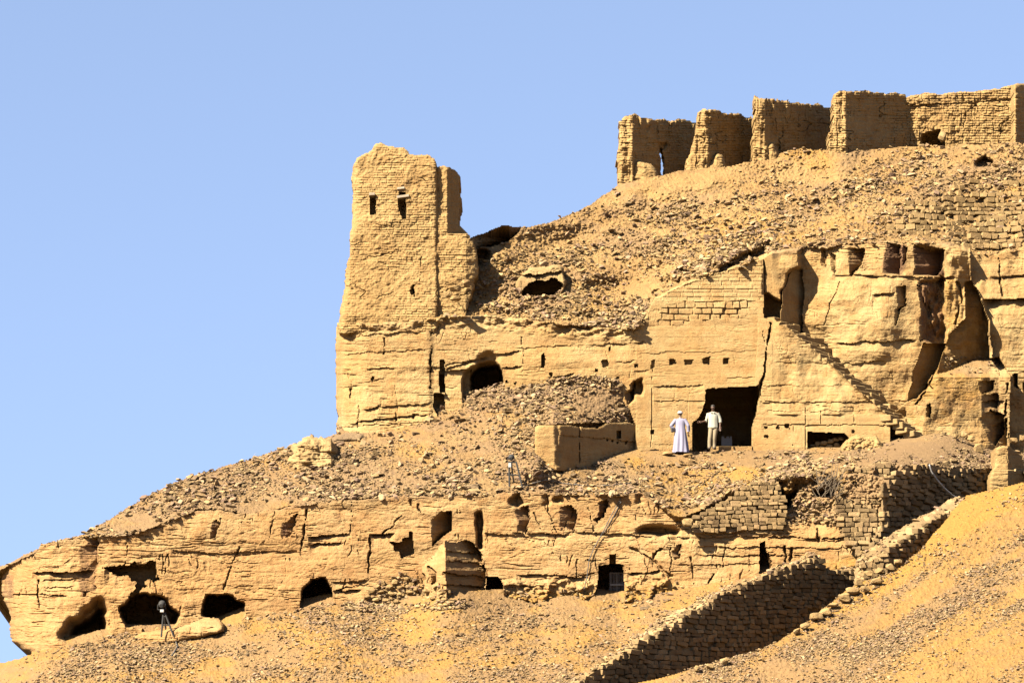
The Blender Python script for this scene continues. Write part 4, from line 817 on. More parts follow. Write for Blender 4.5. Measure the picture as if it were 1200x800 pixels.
# ---------------------------------------------------------------- rock-cut stair, each tread a part
stp = empty('rock_cut_stair', P(1062, 508, .3), 'worn stone stair climbing diagonally between the ramp block and the bulging cliff', 'staircase')
line = ip([(903, 368), (912, 375), (925, 384), (960, 413), (1000, 450), (1030, 476), (1046, 489), (1060, 498), (1074, 510)])
us = np.linspace(1071, 908, 25)
for k, u in enumerate(us):
    bm = bmesh.new(); v = float(line(u)) + rnd.uniform(-.8, .8) - 2.2; a = R(-38) + rnd.uniform(-.12, .12)
    wd = Vector((-math.sin(a), math.cos(a), 0)); nd = Vector((math.cos(a), math.sin(a), 0))       # along the riser, out of the riser
    W_ = rnd.uniform(1.7, 2.0) * (1.0 if u > 935 else .7); c0 = P(u, v, -.22 + (526 - v) * .006 if u < 1040 else -.45); H_ = .26 + rnd.uniform(-.03, .05)
    for q in range(3):
        t0 = W_ * q / 3; c = c0 + wd * (t0 + W_ / 6) - nd * .27 - Vector((0, 0, H_ / 2 + rnd.uniform(-.015, .05) + (.05 if q == 1 else 0)))
        box_bm(bm, c + nd * rnd.uniform(-.04, .03), .54, W_ / 3 + .03, H_, (0, rnd.uniform(-.05, .05), a + rnd.uniform(-.08, .08)), .022, .025)
    link_bm('step', bm, M['boulder'], stp)
bm = bmesh.new()
prof = [(u, float(line(u)) + 10) for u in np.linspace(1072, 904, 40)]
for (ua, va), (ub, vb) in zip(prof[:-1], prof[1:]):
    c = (P(ua, va, 1.0) + P(ub, vb, 1.0)) / 2 - Vector((0, 0, .35)); box_bm(bm, c + Vector((0, .75, -.1)), .19, 1.4, .62, jit=.015)
link_bm('stair_base', bm, M['boulder'], stp)

# ---------------------------------------------------------------- gate, crate, lamps, cables
gt = empty('barred_gate', P(723, 703, -5.9), 'dark barred gate with a pale cross bar closing the low square doorway', 'gate')
def seg(bm, p, q, r, n=6): tube_bm(bm, [p, q], r, n)
Yg = -5.7
bm = bmesh.new()
for a, b in (((715, 671), (731, 671)), ((715, 702), (731, 702)), ((715, 671), (715, 703)), ((731, 671), (731, 703)), ((723, 671), (723, 703))): seg(bm, P(*a, Yg), P(*b, Yg), .03)
link_bm('frame', bm, M['gate'], gt)
for x in (716.8, 718.6, 720.4, 722, 724.4, 726.2, 728, 729.6):
    bm = bmesh.new(); seg(bm, P(x, 671, Yg), P(x, 702, Yg), .017); link_bm('bar', bm, M['gate'], gt)
bm = bmesh.new(); box_bm(bm, (P(715, 685, Yg - .06) + P(731, 684.4, Yg - .06)) / 2, .54, .03, .07); link_bm('cross_bar', bm, M['gatebar'], gt)
cr = empty('storage_crate', P(851, 522, 3.6), 'whitish crate with a notched rim just inside the large tomb doorway', 'crate')
bm = bmesh.new(); a = P(845, 512, 3.6); b = P(857.5, 523, 3.6); W_ = b.x - a.x; H_ = a.z - b.z; cx = (a.x + b.x) / 2; z0 = b.z
for sx, sy, dx, dy in ((W_, .03, 0, -.17), (W_, .03, 0, .17), (.03, .31, -W_ / 2 + .015, 0), (.03, .31, W_ / 2 - .015, 0)): box_bm(bm, Vector((cx + dx, 3.6 + dy, z0 + H_ * .42)), sx, sy, H_ * .84, bev=.004)
box_bm(bm, Vector((cx, 3.6, z0 + .03)), W_ - .07, .30, .03)
link_bm('body', bm, M['white'], cr)
for dx, w_ in ((-W_ * .36, W_ * .26), (W_ * .1, W_ * .24), (W_ * .4, W_ * .18)):
    bm = bmesh.new(); box_bm(bm, Vector((cx + dx, 3.595 - .17, z0 + H_ * .93)), w_, .045, H_ * .2, bev=.004); link_bm('rim', bm, M['white'], cr)
def lamp(base_uv, Y, label, spec):
    t = empty('floodlight', P(*base_uv, Y), label, 'floodlight', 'floodlights aimed at the cliff')
    for nm, segs, r, mt in spec['tubes']:
        for k in segs:
            bm = bmesh.new(); p = P(k[0], k[1], Y + (k[4] if len(k) > 4 else 0)); q = P(k[2], k[3], Y + (k[5] if len(k) > 5 else 0)); seg(bm, p, q, r); link_bm(nm, bm, mt, t)
    hu, hv, hr = spec['head']; c = P(hu, hv, Y); bm = bmesh.new(); r = hr * PX
    prof = [(.0, -1.0), (.55, -1.0), (.8, -.6), (1.0, .3), (1.08, .55), (1.08, .75), (.95, .78), (.0, .72)]; n = 18; rings = []
    ax = Vector(spec['aim']).normalized(); A1 = ax.cross(Vector((0, 0, 1))).normalized(); A2 = ax.cross(A1)
    for rr, h in prof: rings.append([bm.verts.new(c + ax * h * r + (A1 * math.cos(2 * math.pi * k / n) + A2 * math.sin(2 * math.pi * k / n)) * max(rr, .02) * r) for k in range(n)])
    for a_, b_ in zip(rings[:-1], rings[1:]):
        for k in range(n): bm.faces.new((a_[k], a_[(k + 1) % n], b_[(k + 1) % n], b_[k]))
    hd = link_bm('lamp_head', bm, M['black'], t)
    bm = bmesh.new(); bmesh.ops.create_circle(bm, cap_ends=True, radius=r * .9, segments=18)
    bm.transform(Matrix.Translation(c + ax * r * .80) @ ax.to_track_quat('Z', 'Y').to_matrix().to_4x4()); link_bm('lens', bm, M['glass'], t)
    bm = bmesh.new(); seg(bm, c + Vector((-1.15 * r, 0, 0)), c + Vector((1.15 * r, 0, 0)), .018); seg(bm, c + Vector((-1.15 * r, 0, 0)), c + Vector((-1.15 * r, 0, -1.5 * r)), .015); seg(bm, c + Vector((1.15 * r, 0, 0)), c + Vector((1.15 * r, 0, -1.5 * r)), .015); seg(bm, c + Vector((-1.15 * r, 0, -1.5 * r)), c + Vector((1.15 * r, 0, -1.5 * r)), .018); link_bm('yoke', bm, M['black'], t)
    for bx in spec.get('box', ()):
        bm = bmesh.new(); box_bm(bm, P(bx[0], bx[1], Y - .05), bx[2] * PX, .12, bx[3] * PX, bev=.01); link_bm('ballast_box', bm, M['white'], t)
    return t
YL = float(YC(604, 568)) - .45
lamp((604, 570), YL, 'small dark floodlight on a trapezoid stand upon the middle slope', dict(head=(599, 536, 3.2), aim=(.2, .8, .45), box=[(597.5, 545, 3.2, 5)],
     tubes=[('leg', [(596.6, 541, 597, 570), (605, 541, 612, 570), (599, 541, 602, 566, .0, .7)], .036, M['black']), ('cross_bar', [(596.4, 541.5, 606, 541.5), (594.5, 556, 609.5, 556.5)], .028, M['black'])]))
YL2 = float(YA(196, 744)) - 1.0
lamp((196, 746), YL2, 'dark floodlight on splayed legs before the low left caves', dict(head=(189.5, 708, 3.7), aim=(.1, .85, .4), box=[(190, 715.5, 4, 3)],
     tubes=[('leg', [(191.5, 717, 189, 746), (193, 717, 203.5, 745), (192, 717, 195, 742, 0, .7)], .034, M['black']), ('cross_bar', [(190.5, 722, 195, 722), (189.7, 732, 199.5, 732)], .026, M['black']), ('post', [(190, 711, 192, 718)], .04, M['black'])]))
def cable(name, label, pts, layer, r, mat, cat='cable', off=-.03, n=10):
    out = []
    for (a, b) in zip(pts[:-1], pts[1:]):
        for k in range(n): t = k / n; out.append((a[0] + (b[0] - a[0]) * t, a[1] + (b[1] - a[1]) * t))
    out.append(pts[-1]); bm = bmesh.new()
    ys = np.array([float(layer(u, v)) for u, v in out]); ys = np.array([ys[max(0, i - 2):i + 3].min() for i in range(len(ys))])
    tube_bm(bm, [P(u, v, y + off) for (u, v), y in zip(out, ys)], r, 6); base = P(*pts[0], ys[0])
    return tag(link_bm(name, bm, mat, None, base, True), label, cat)
cable('power_cable', 'thin dark cable trailing across the middle slope from the floodlight', [(612, 571), (624, 566), (640, 562), (660, 566), (690, 569), (720, 568), (743, 565)], C.at_uv, .02, M['cable'])
cable('power_cable', 'long dark cable running down the lower cliff face towards the barred gate', [(742, 567), (735, 574), (728, 583), (720, 597), (712, 612), (705, 626), (696, 642), (690, 657), (688, 675), (684, 692)], B.at_uv, .018, M["cable"], off=-.06)
cable('power_cable', 'short second dark cable strand beside the long cable on the lower cliff', [(728, 587), (722, 599), (716, 610), (709, 622), (700, 634)], B.at_uv, .015, M["cable"], off=-.06)
cable('power_cable', 'short dark cable lying at the foot of the left floodlight', [(203, 745), (206, 751), (208, 757), (204, 764), (201, 768)], A.at_uv, .03, M['cable'])
DW3 = lambda u, v: -8.25 + (u - 1034) * .047 - .45
cable('white_hose', 'thin white hose hanging in a curve over the shaded wall', [(1089, 544), (1092, 553), (1099, 563), (1107, 572), (1116, 580), (1124, 584)], DW3, .03, M['hose'], 'hose', off=0)
# dry twigs in the gap between the stone walls
bm = bmesh.new()
for k in range(46):
    u = rnd.uniform(957, 984); v = rnd.uniform(560, 584); a = P(u, v, -7.4 + rnd.uniform(-.3, .3)); d = Vector((rnd.uniform(-.5, .7), rnd.uniform(-.3, .3), rnd.uniform(.3, 1))).normalized() * rnd.uniform(.35, .95)
    tube_bm(bm, [a, a + d * .5 + Vector((rnd.uniform(-.06, .06), 0, rnd.uniform(-.05, .05))), a + d], .012, 5, [.016, .012, .005])
tag(link_bm('dry_twigs', bm, M['twig'], None, P(972, 582, -7.4)), 'tangle of dry twigs over the dark hole between the two sunlit stone walls', 'twigs')

# ---------------------------------------------------------------- loose stones
def hull_variant(seed, n=15, flat=.75):
    r = random.Random(seed); bm = bmesh.new()
    for _ in range(n):
        v = Vector((r.gauss(0, 1), r.gauss(0, 1), r.gauss(0, 1))).normalized() * r.uniform(.8, 1.0); v.z *= flat; v.x *= r.uniform(.95, 1.15); bm.verts.new(v)
    bmesh.ops.convex_hull(bm, input=bm.verts)
    for v in [v for v in bm.verts if not v.link_faces]: bm.verts.remove(v)
    bmesh.ops.triangulate(bm, faces=bm.faces)
    bm.verts.ensure_lookup_table(); co = np.array([v.co[:] for v in bm.verts]); tr = np.array([[v.index for v in f.verts] for f in bm.faces]); bm.free()
    return co, tr
HV = [hull_variant(900 + i, 12 + i % 5, .55 + .09 * (i % 4)) for i in range(14)]
def rot_z_tilt(n, tilt):
    a = rng.uniform(0, 2 * np.pi, n); b = rng.normal(0, tilt, n); c = rng.normal(0, tilt, n)
    ca, sa, cb, sb, cc, sc_ = np.cos(a), np.sin(a), np.cos(b), np.sin(b), np.cos(c), np.sin(c)
    Rz = np.zeros((n, 3, 3)); Rz[:, 0, 0] = ca; Rz[:, 0, 1] = -sa; Rz[:, 1, 0] = sa; Rz[:, 1, 1] = ca; Rz[:, 2, 2] = 1
    Rx = np.zeros((n, 3, 3)); Rx[:, 0, 0] = 1; Rx[:, 1, 1] = cb; Rx[:, 1, 2] = -sb; Rx[:, 2, 1] = sb; Rx[:, 2, 2] = cb
    Ry = np.zeros((n, 3, 3)); Ry[:, 1, 1] = 1; Ry[:, 0, 0] = cc; Ry[:, 0, 2] = sc_; Ry[:, 2, 0] = -sc_; Ry[:, 2, 2] = cc
    return Rx @ Ry @ Rz
ROCK_ME = {}
def scatter(name, L, n, region, rmin, rmax, mat, dens=None, tilt=.35, pw=2.0, named=0, lab=None, grp=None, sink=.25, clump=1.0, nseed=0):
    """n stones on layer L inside region (a test on u, v); sizes in photo pixels; the largest `named` become objects of their own"""
    us, vs = [], []
    jj, ii = np.nonzero(L.mask & region(L.U, L.V))
    w = np.clip(.62 + clump * 1.3 * fbm(L.U / 75 + L.V / 60, L.V / 30, 4, 811 + nseed) + .5 * clump * fbm(L.U / 18, L.V / 10, 3, 821 + nseed), .03, 2) ** 1.5
    if dens is not None: w = w * dens(L.U, L.V)
    pr = w[jj, ii]; pr = pr / pr.sum()
    k = rng.choice(len(jj), n, p=pr)
    u = L.U[jj[k], ii[k]] + rng.uniform(-.5, .5, n); v = L.V[jj[k], ii[k]] + rng.uniform(-.5, .5, n); Y = L.Y[jj[k], ii[k]]
    r = rmin * rng.random(n) ** (-1 / pw); r = np.minimum(r, rmax * rng.uniform(.6, 1, n))
    sc = r * (DIST + Y) / F
    X, YY, Z = unproj(u, v, Y); pos = np.stack([X, YY, Z], 1)
    pos[:, 2] += sc * (.5 - sink); pos[:, 1] -= sc * .25
    Rm = rot_z_tilt(n, tilt); asp = np.stack([rng.uniform(.8, 1.5, n), rng.uniform(.7, 1.1, n), rng.uniform(.6, 1.0, n)], 1)
    vi = rng.integers(0, len(HV), n)
    order = np.argsort(-r); big = set(order[:named].tolist())
    cos, trs, off = [], [], 0
    for t in range(len(HV)):
        sel = np.array([q for q in np.nonzero(vi == t)[0] if q not in big], int)
        if not len(sel): continue
        co, tr = HV[t]; m = len(co)
        w3 = np.einsum('nij,nkj->nki', Rm[sel], co[None] * (asp[sel] * sc[sel, None])[:, None, :]) + pos[sel][:, None, :]
        cos.append(w3.reshape(-1, 3)); trs.append((tr[None] + (np.arange(len(sel)) * m)[:, None, None] + off).reshape(-1, 3)); off += m * len(sel)
    if cos: tag(mesh_obj(name, np.concatenate(cos), tris=np.concatenate(trs), mat=mat), kind='stuff')
    for q in order[:named]:
        t = int(vi[q]); key = (t, mat.name)
        if key not in ROCK_ME:
            bm = bmesh.new(); co, tr = HV[t]; vv = [bm.verts.new(c) for c in co]
            for f in tr: bm.faces.new([vv[a] for a in f])
            bmesh.ops.bevel(bm, geom=list(bm.edges), offset=.07, segments=1, affect='EDGES')
            bmesh.ops.subdivide_edges(bm, edges=list(bm.edges), cuts=1)
            from mathutils import noise as mn
            for x in bm.verts: x.co += x.co.normalized() * .10 * mn.noise(x.co * 2.3 + Vector((t, 0, 0)))
            me = bpy.data.meshes.new('rock'); bm.to_mesh(me); bm.free(); me.materials.append(mat); ROCK_ME[key] = me
        o = bpy.data.objects.new('rock', ROCK_ME[key]); COL.objects.link(o)
        mt = Matrix([list(x) for x in Rm[q]]).to_4x4() @ Matrix.Diagonal((*(asp[q] * sc[q]), 1)); mt.translation = Vector(pos[q]); o.matrix_world = mt
        tag(o, lab, 'rock', grp)
def L_grey(L, U, V): return np.clip(L.at["grey"], 0, 1) if U.shape == L.U.shape else 0
ANY = lambda U, V: (V < 812) & (U > -40) & (U < 1260)
nearC = lambda U, V: .5 + .9 * np.exp(-np.clip(tC(U) - V, 0, 99) / 22)
scatter('rubble', C, 20000, lambda U, V: ANY(U, V) & (V < tC(U) + 2) & ~((U > 660) & (U < 900) & (V < 542)) & ~((U < 1085) & (U > 652) & (V < 530)), .7, 6.0, M['rubgrey'], dens=lambda U, V: np.where((U > 655) & (U < 800) & (V < 560), .35, nearC(U, V)), named=60, lab='loose angular rock lying on the middle slope above the lower cliff', grp='loose rocks on the middle slope')
scatter('rubble', C, 4200, lambda U, V: (U > 800) & (U < 1000) & (V < tC(U) + 3) & (V > 535), .8, 5, M['rub'], dens=lambda U, V: np.exp(-np.clip(tC(U) - V, 0, 99) / 14), named=10, lab='tan block fallen above the ragged dry-stone wall', grp='blocks above the ragged dry-stone wall')
scatter('rubble', C, 1500, lambda U, V: (U > 640) & (U < 1100) & (V < 542), .6, 2.6, M['rub'])
scatter('rubble', C, 330, lambda U, V: (U > 1000) & (U < 1170) & (V > 510) & (V < 549), .8, 3.4, M['rub'])
scatter('rubble', Dm, 3000, lambda U, V: (U > 618) & (V < 505), .9, 4.5, M['rubgrey'], dens=lambda U, V: .4 + np.exp(-((U - 725) / 22) ** 2 - ((V - 478) / 9) ** 2) * 2.5, named=10, lab='loose stone on the mound behind the forecourt wall', grp='stones on the mound behind the forecourt wall')
scatter('rubble', E, 19000, lambda U, V: (V < t4(U) + 2) & (U < 1230), .72, 5.6, M['rub'], dens=lambda U, V: .35 + .9 * np.clip((V - skE(U)) / 40, 0, 1) - .55 * inside([(1030, 282), (1040, 262), (1200, 206), (1200, 286)], U, V), named=70, lab='loose tan rock on the steep upper slope below the crest walls', grp='loose rocks on the upper slope')
scatter('rubble', E, 1300, lambda U, V: (np.abs(V - t4(U) + 5) < 12) & (U < 760), 1.1, 5.5, M['rub'], named=12, lab='rock resting along the rim of the left facade', grp='rocks along the rim of the left facade')
scatter('rubble', E, 900, lambda U, V: (np.abs(V - t4(U) + 8) < 14) & (U > 770) & (U < 910), 1.4, 6.5, M['rub'], named=10, lab='broken block on the rim above the large tomb doorway', grp='broken blocks above the tomb doorway')
scatter('rubble', A, 21000, lambda U, V: ANY(U, V) & (V > b1(U) - 1) & (U < 860), .6, 3.4, M['rubgrey'], dens=lambda U, V: .5 + 1.2 * L_grey(A, U, V), named=40, lab='small dark rock on the sandy slope at the foot of the lower cliff', grp='small rocks on the lower slope')
scatter('rubble', A, 700, lambda U, V: (U > 400) & (U < 545) & (V > b1(U) - 3) & (V < b1(U) + 8), 1.2, 4.2, M['rub'])
scatter('rubble', Rl, 25000, lambda U, V: ANY(U, V), .55, 3.0, M['rubgrey'], dens=lambda U, V: .12 + 1.4 * L_grey(Rl, U, V), named=40, lab='small rock on the sand slope right of the causeway', grp='small rocks on the sand slope')
scatter('rubble', B, 500, lambda U, V: (U > 912) & (U < 984) & (V < 616), 1.2, 5, M['rub'], named=6, lab='stone tumbled in the gap between the two sunlit stone walls', grp='stones tumbled in the wall gap')
scatter('rubble', D, 150, lambda U, V: (U > 1105) & (U < 1172) & (V > 418) & (V < 440), 1.0, 3.6, M['rub'])

LW = [L for k, L in SLABS.items() if k.startswith('causeway_wall')]
scatter('rubble', LW[0], 520, lambda U, V: (V < inn(U) - 1) & (U > 670), 1.3, 5.0, M['rub'], named=14, lab='stone loose on the top of the long shaded causeway wall', grp='loose stones along the top of the long causeway wall')
scatter('rubble', LW[1], 130, lambda U, V: V < inr(U) + 2, 1.3, 4.5, M['rub'], named=4, lab='stone loose on the top of the half buried causeway wall', grp='loose stones on the half buried causeway wall')
def boulder(u, v, w, h, Y, label, group=None, mat='boulder', name='boulder', depth=None, seed=None, tilt=0.0):
    r = random.Random(seed if seed is not None else int(u * 7 + v)); s = PX * (DIST + Y) / DIST; bm = bmesh.new()
    for _ in range(18):
        p = Vector((r.gauss(0, 1), r.gauss(0, 1), r.gauss(0, 1))).normalized(); p = Vector([math.copysign(abs(c) ** .7, c) for c in p]); bm.verts.new(p)
    bmesh.ops.convex_hull(bm, input=bm.verts)
    for q in [q for q in bm.verts if not q.link_faces]: bm.verts.remove(q)
    bmesh.ops.bevel(bm, geom=list(bm.edges), offset=.08, segments=1, affect='EDGES'); bmesh.ops.triangulate(bm, faces=bm.faces)
    bmesh.ops.subdivide_edges(bm, edges=list(bm.edges), cuts=2)
    from mathutils import noise as mn
    o3 = Vector((r.uniform(0, 50), 0, 0))
    for q in bm.verts: q.co += q.co.normalized() * (.10 * mn.noise(q.co * 1.6 + o3) + .06 * mn.noise(q.co * 5 + o3))
    xs = [q.co.x for q in bm.verts]; zs = [q.co.z for q in bm.verts]; sx = w * s / (max(xs) - min(xs)); sz = h * s / (max(zs) - min(zs))
    bm.transform(Matrix.Rotation(tilt, 4, 'Y') @ Matrix.Diagonal((sx, depth or (sx + sz) / 2, sz, 1)))
    me = bpy.data.meshes.new(name); bm.to_mesh(me); bm.free(); me.materials.append(M[mat]); o = bpy.data.objects.new(name, me); COL.objects.link(o)
    o.location = P(u, v, Y); return tag(o, label, 'boulder', group)
HEAP = [(425, 700), (434, 690), (448, 681), (462, 677), (474, 670), (484, 680), (498, 686), (512, 684), (528, 692), (536, 706), (480, 712), (425, 712)]
scatter('rubble', B, 330, lambda U, V: inside(HEAP, U, V), 1.4, 4.8, M['rub'], clump=.3)
scatter('rubble', B, 260, lambda U, V: (U > 570) & (U < 800) & (np.abs(V - b1(U) + 2) < 7), 1.0, 4.5, M['rub'], clump=.6)
def front(u, v):
    ys = []
    for L in (A, B, C):
        i = int(np.clip(round((u - L.us[0]) / L.step), 0, len(L.us) - 1)); j = int(np.clip(np.searchsorted(L.vs, v), 0, len(L.vs) - 1))
        if L.us[0] <= u <= L.us[-1] and L.vs[0] <= v <= L.vs[-1] and L.mask[j, i]: ys.append(L.Y[j, i])
    return min(ys)
# stones heaped under the stepped notch, beside the buttress
for (u, v, w, h) in ((442, 686, 8, 5), (449, 683, 9, 6), (456, 688, 10, 6), (463, 682, 8, 7), (470, 688, 9, 5), (436, 692, 7, 5), (446, 693, 10, 5), (459, 695, 9, 6), (468, 696, 8, 5), (476, 678, 8, 5), (482, 685, 8, 6), (480, 693, 9, 5), (488, 690, 7, 6), (474, 672, 7, 4), (430, 699, 8, 4), (440, 702, 9, 5), (452, 703, 8, 5), (464, 704, 8, 5), (500, 692, 9, 6), (510, 688, 8, 6), (516, 696, 10, 6), (508, 700, 9, 5), (526, 694, 9, 6), (520, 702, 8, 4)):
    boulder(u, v, w, h, front(u, v + h * .3) - .08, 'tan stone in the heap piled below the stepped notch', 'stones piled below the stepped notch', 'boulder', 'heaped_stone')
# stones tumbled along the sand edge of the trench
for (u, v, w, h) in ((1018, 672, 16, 10), (1030, 668, 12, 9), (1006, 682, 15, 9), (1000, 692, 17, 9), (990, 700, 15, 11), (976, 708, 14, 9), (968, 717, 16, 9), (956, 722, 17, 10), (944, 733, 14, 8), (934, 739, 9, 7), (1044, 664, 12, 8), (1052, 658, 10, 7), (1014, 690, 12, 8), (1028, 680, 14, 8)):
    boulder(u, v, w, h, float(Rl.at_uv(u + 3, v + h * .4)) - .12, 'rounded tan stone tumbled along the trench edge below the buried causeway wall', 'stones along the trench edge', 'boulder', 'edge_stone')
for (u, v, w, h, lab) in ((850, 774, 14, 8, 'pale rounded stone beside the shaded trench, highest of the low row'), (832, 780, 10, 6, 'small brown stone second in the low row beside the trench'), (817, 783, 12, 8, 'squarish brown block in the low row beside the trench'), (846, 796, 10, 5, 'whitish stone alone on the sand below the low row')):
    boulder(u, v, w, h, float(Rl.at_uv(u + 3, v + h * .4)) - .12, lab, None, 'pale' if 'pale' in lab or 'whit' in lab else 'boulder')
for (u, v, w, h, Y, lab, mt) in ((359, 585, 10, 6, float(YC(359, 586)) - .1, 'small whitish stone on the slope just above the lower cliff rim', 'pale'), (440, 558, 12, 6, float(YC(440, 558)) - .1, 'flat pale block on the middle slope below the cliff corner', 'pale'),
      (538, 577, 11, 6, float(YC(538, 577)) - .1, 'squared pale block at the cliff rim left of the trapezoid floodlight stand', 'pale'), (552, 571, 26, 8, float(YC(552, 571)) - .1, 'long dark rock on the rim left of the trapezoid floodlight stand', 'gravel'), (702, 555, 12, 6, float(YC(702, 555)) - .1, 'light stone on the bare ground below the forecourt wall', 'boulder'),
      (755, 713, 12, 7, float(YA(755, 713)) - .1, 'dark stone on the sand right below the barred gate', 'gravel'), (909, 556, 9, 8, float(YC(909, 556)) - .2, 'upright pale block on the rubble above the ragged stone wall', 'pale'), (806, 612, 14, 10, -7.6, 'large tan block at the left end of the ragged stone wall', 'boulder'),
      (730, 480, 16, 6, -1.6, 'dark slab on top of the mound behind the forecourt wall', 'gravel'), (665, 478, 13, 4, -1.9, 'long flat stone lying tilted on the mound', 'boulder'), (782, 531, 14, 4, -1.4, 'flat stone on the ground left of the robed man', 'boulder'), (806, 533, 12, 4, -1.5, 'flat stone at the feet of the robed man', 'boulder'), (829, 533, 13, 5, -.9, 'tilted pale stone before the large tomb doorway', 'pale'),
      (1130, 509, 8, 9, -.3, 'pale leaning block in the pile right of the stair foot', 'pale'), (1138, 514, 9, 8, -.4, 'pale block leaning at the right of the small pile beyond the stair', 'pale'), (1120, 511, 10, 6, -.3, 'flat brown block at the left of the small pile beyond the stair', 'boulder'), (1146, 526, 16, 14, -.5, 'big rounded block at the foot of the broken brown cliff', 'boulder'),
      (1188, 516, 12, 8, -1.0, 'tan stone on the bank behind the square pillar', 'boulder'), (1199, 513, 10, 9, -1.0, 'tan stone at the right edge behind the square pillar', 'boulder'), (534, 338, 14, 8, -.2, 'pale block at the right foot of the tower', 'pale'), (524, 345, 12, 8, -.3, 'tan block below the tower buttress', 'boulder'), (546, 332, 12, 9, -.1, 'dark-shadowed block against the tower buttress', 'boulder'), (534, 350, 14, 7, -.4, 'flat block lowest in the pile under the tower buttress', 'boulder')):
    boulder(u, v, w, h, Y, lab, None, mt)
bo = boulder(1104, 160, 10, 14, Y5 - 1.2, 'small whitish rock standing beside the dark hole in the long crest wall', None, 'pale')
for (u, v, w, h) in ((952, 522, 8, 5), (958, 520, 8, 6), (965, 519, 9, 6), (972, 517, 9, 6), (979, 515, 8, 5), (986, 514, 7, 5), (963, 524, 8, 5), (972, 523, 8, 5), (981, 521, 8, 5)):
    boulder(u, v, w, h, .35, 'pale stone in the rubble filling the low wide opening', 'stones filling the low wide opening', 'pale', 'opening_stone')

# ---------------------------------------------------------------- people
def skin_body(name, pts, edges, mat, parent=None, root=0):
    me = bpy.data.meshes.new(name); me.from_pydata([p[:3] for p in pts], edges, []); o = bpy.data.objects.new(name, me); COL.objects.link(o)
    bpy.context.view_layer.objects.active = o
    m = o.modifiers.new('skin', 'SKIN'); m.branch_smoothing = .4
    if not me.skin_vertices: me.skin_vertices.new()
    for k, p in enumerate(pts):
        s = me.skin_vertices[0].data[k]; s.radius = (p[3], p[4] if len(p) > 4 else p[3]); s.use_root = (k == root)
    sb = o.modifiers.new('sub', 'SUBSURF'); sb.levels = 2; sb.render_levels = 2
    me.materials.append(mat)
    dg = bpy.context.evaluated_depsgraph_get(); ev = bpy.data.meshes.new_from_object(o.evaluated_get(dg)); o.modifiers.clear(); o.data = ev; ev.name = name
    if not ev.materials: ev.materials.append(mat)
    ev.polygons.foreach_set('use_smooth', [True] * len(ev.polygons))
    if parent: o.parent = parent
    return o
def human(elb, wri, hand_dir, feet, hips=None, head_turn=0.0, lean=0.0):
    """vertices (x, y, z, radius) of a standing figure 1.75 m tall facing -Y; elb / wri / feet give the pose for (left of picture, right of picture)"""
    V_, E_ = [], []
    def add(p, r, prev=None, r2=None):
        V_.append((p[0], p[1], p[2], r, r2 or r)); 
        if prev is not None: E_.append((prev, len(V_) - 1))
        return len(V_) - 1
    pel = add((0, 0, .95), .135, None, .105); wa = add((lean * .3, 0, 1.10), .125, pel, .095); ch = add((lean * .7, .01, 1.30), .15, wa, .11); nk0 = add((lean, .0, 1.44), .075, ch); nk = add((lean, -.005, 1.51), .052, nk0)
    jaw = add((lean, -.022, 1.575), .066, nk, .072); hd = add((lean, -.01, 1.655), .078, jaw, .094); cr_ = add((lean, 0, 1.715), .055, hd, .065)
    c_, s_ = math.cos(head_turn), math.sin(head_turn)
    add((lean + s_ * .115, -.022 - c_ * .10, 1.615), .013, jaw)                       # nose
    for sx in (-1, 1): add((lean + sx * .088, .0, 1.635), .012, hd, .02)              # ears
    for i, sx in enumerate((-1, 1)):
        sh = add((lean + sx * .185, .01, 1.42), .062, nk0); e = add(elb[i], .042, sh); w = add(wri[i], .028, e, .024)
        d = Vector(hand_dir[i]).normalized(); n = d.cross(Vector((0, 1, .2))).normalized(); pm = Vector(wri[i]) + d * .075
        p = add(pm, .036, w, .02)
        for f in range(4):
            off = n * (.030 - .02 * f); ln = (.075, .088, .082, .062)[f]
            a = add(pm + off + d * .03, .0105, p); b = add(pm + off * 1.1 + d * (.03 + ln * .5) + Vector((0, -.006, 0)), .0095, a); add(pm + off * 1.1 + d * (.03 + ln) + Vector((0, -.022, -.01)), .0085, b)
        tb = Vector(wri[i]) + d * .03 + n * .034; a = add(tb, .012, w); add(tb + d * .04 + n * .022, .0095, a)
        hp = add((sx * .088, 0, .90), .095, pel); fx, fy = feet[i]
        kn = add((sx * .088 * .4 + fx * .6, -.02 + fy * .5, .49), .062, hp); an = add((fx, fy + .03, .085), .042, kn); add((fx + sx * .03, fy - .11, .035), .034, an, .03)
    return V_, E_
def loft(rings, n=28, fold=0.0, seed=0, close_top=False, nf=9):
    """rings: (cx, cy, z, rx, ry); fold deepens towards the last rings"""
    bm = bmesh.new(); R_ = []; r = random.Random(seed); ph = [r.uniform(0, 6.28) for _ in range(3)]
    for k, (cx, cy, z, rx, ry, fo) in enumerate(rings):
        row = []
        for i in range(n):
            a = 2 * math.pi * i / n; f = 1 + fo * (math.sin(nf * a + ph[0] + .25 * k) * .6 + math.sin((nf - 3) * a + ph[1] - .3 * k) * .4)
            row.append(bm.verts.new((cx + rx * f * math.cos(a), cy + ry * f * math.sin(a), z + .006 * math.sin(4 * a + ph[2]))))
        R_.append(row)
    for A_, B_ in zip(R_[:-1], R_[1:]):
        for i in range(n): bm.faces.new((A_[i], A_[(i + 1) % n], B_[(i + 1) % n], B_[i]))
    if close_top: bm.faces.new(R_[0])
    return bm
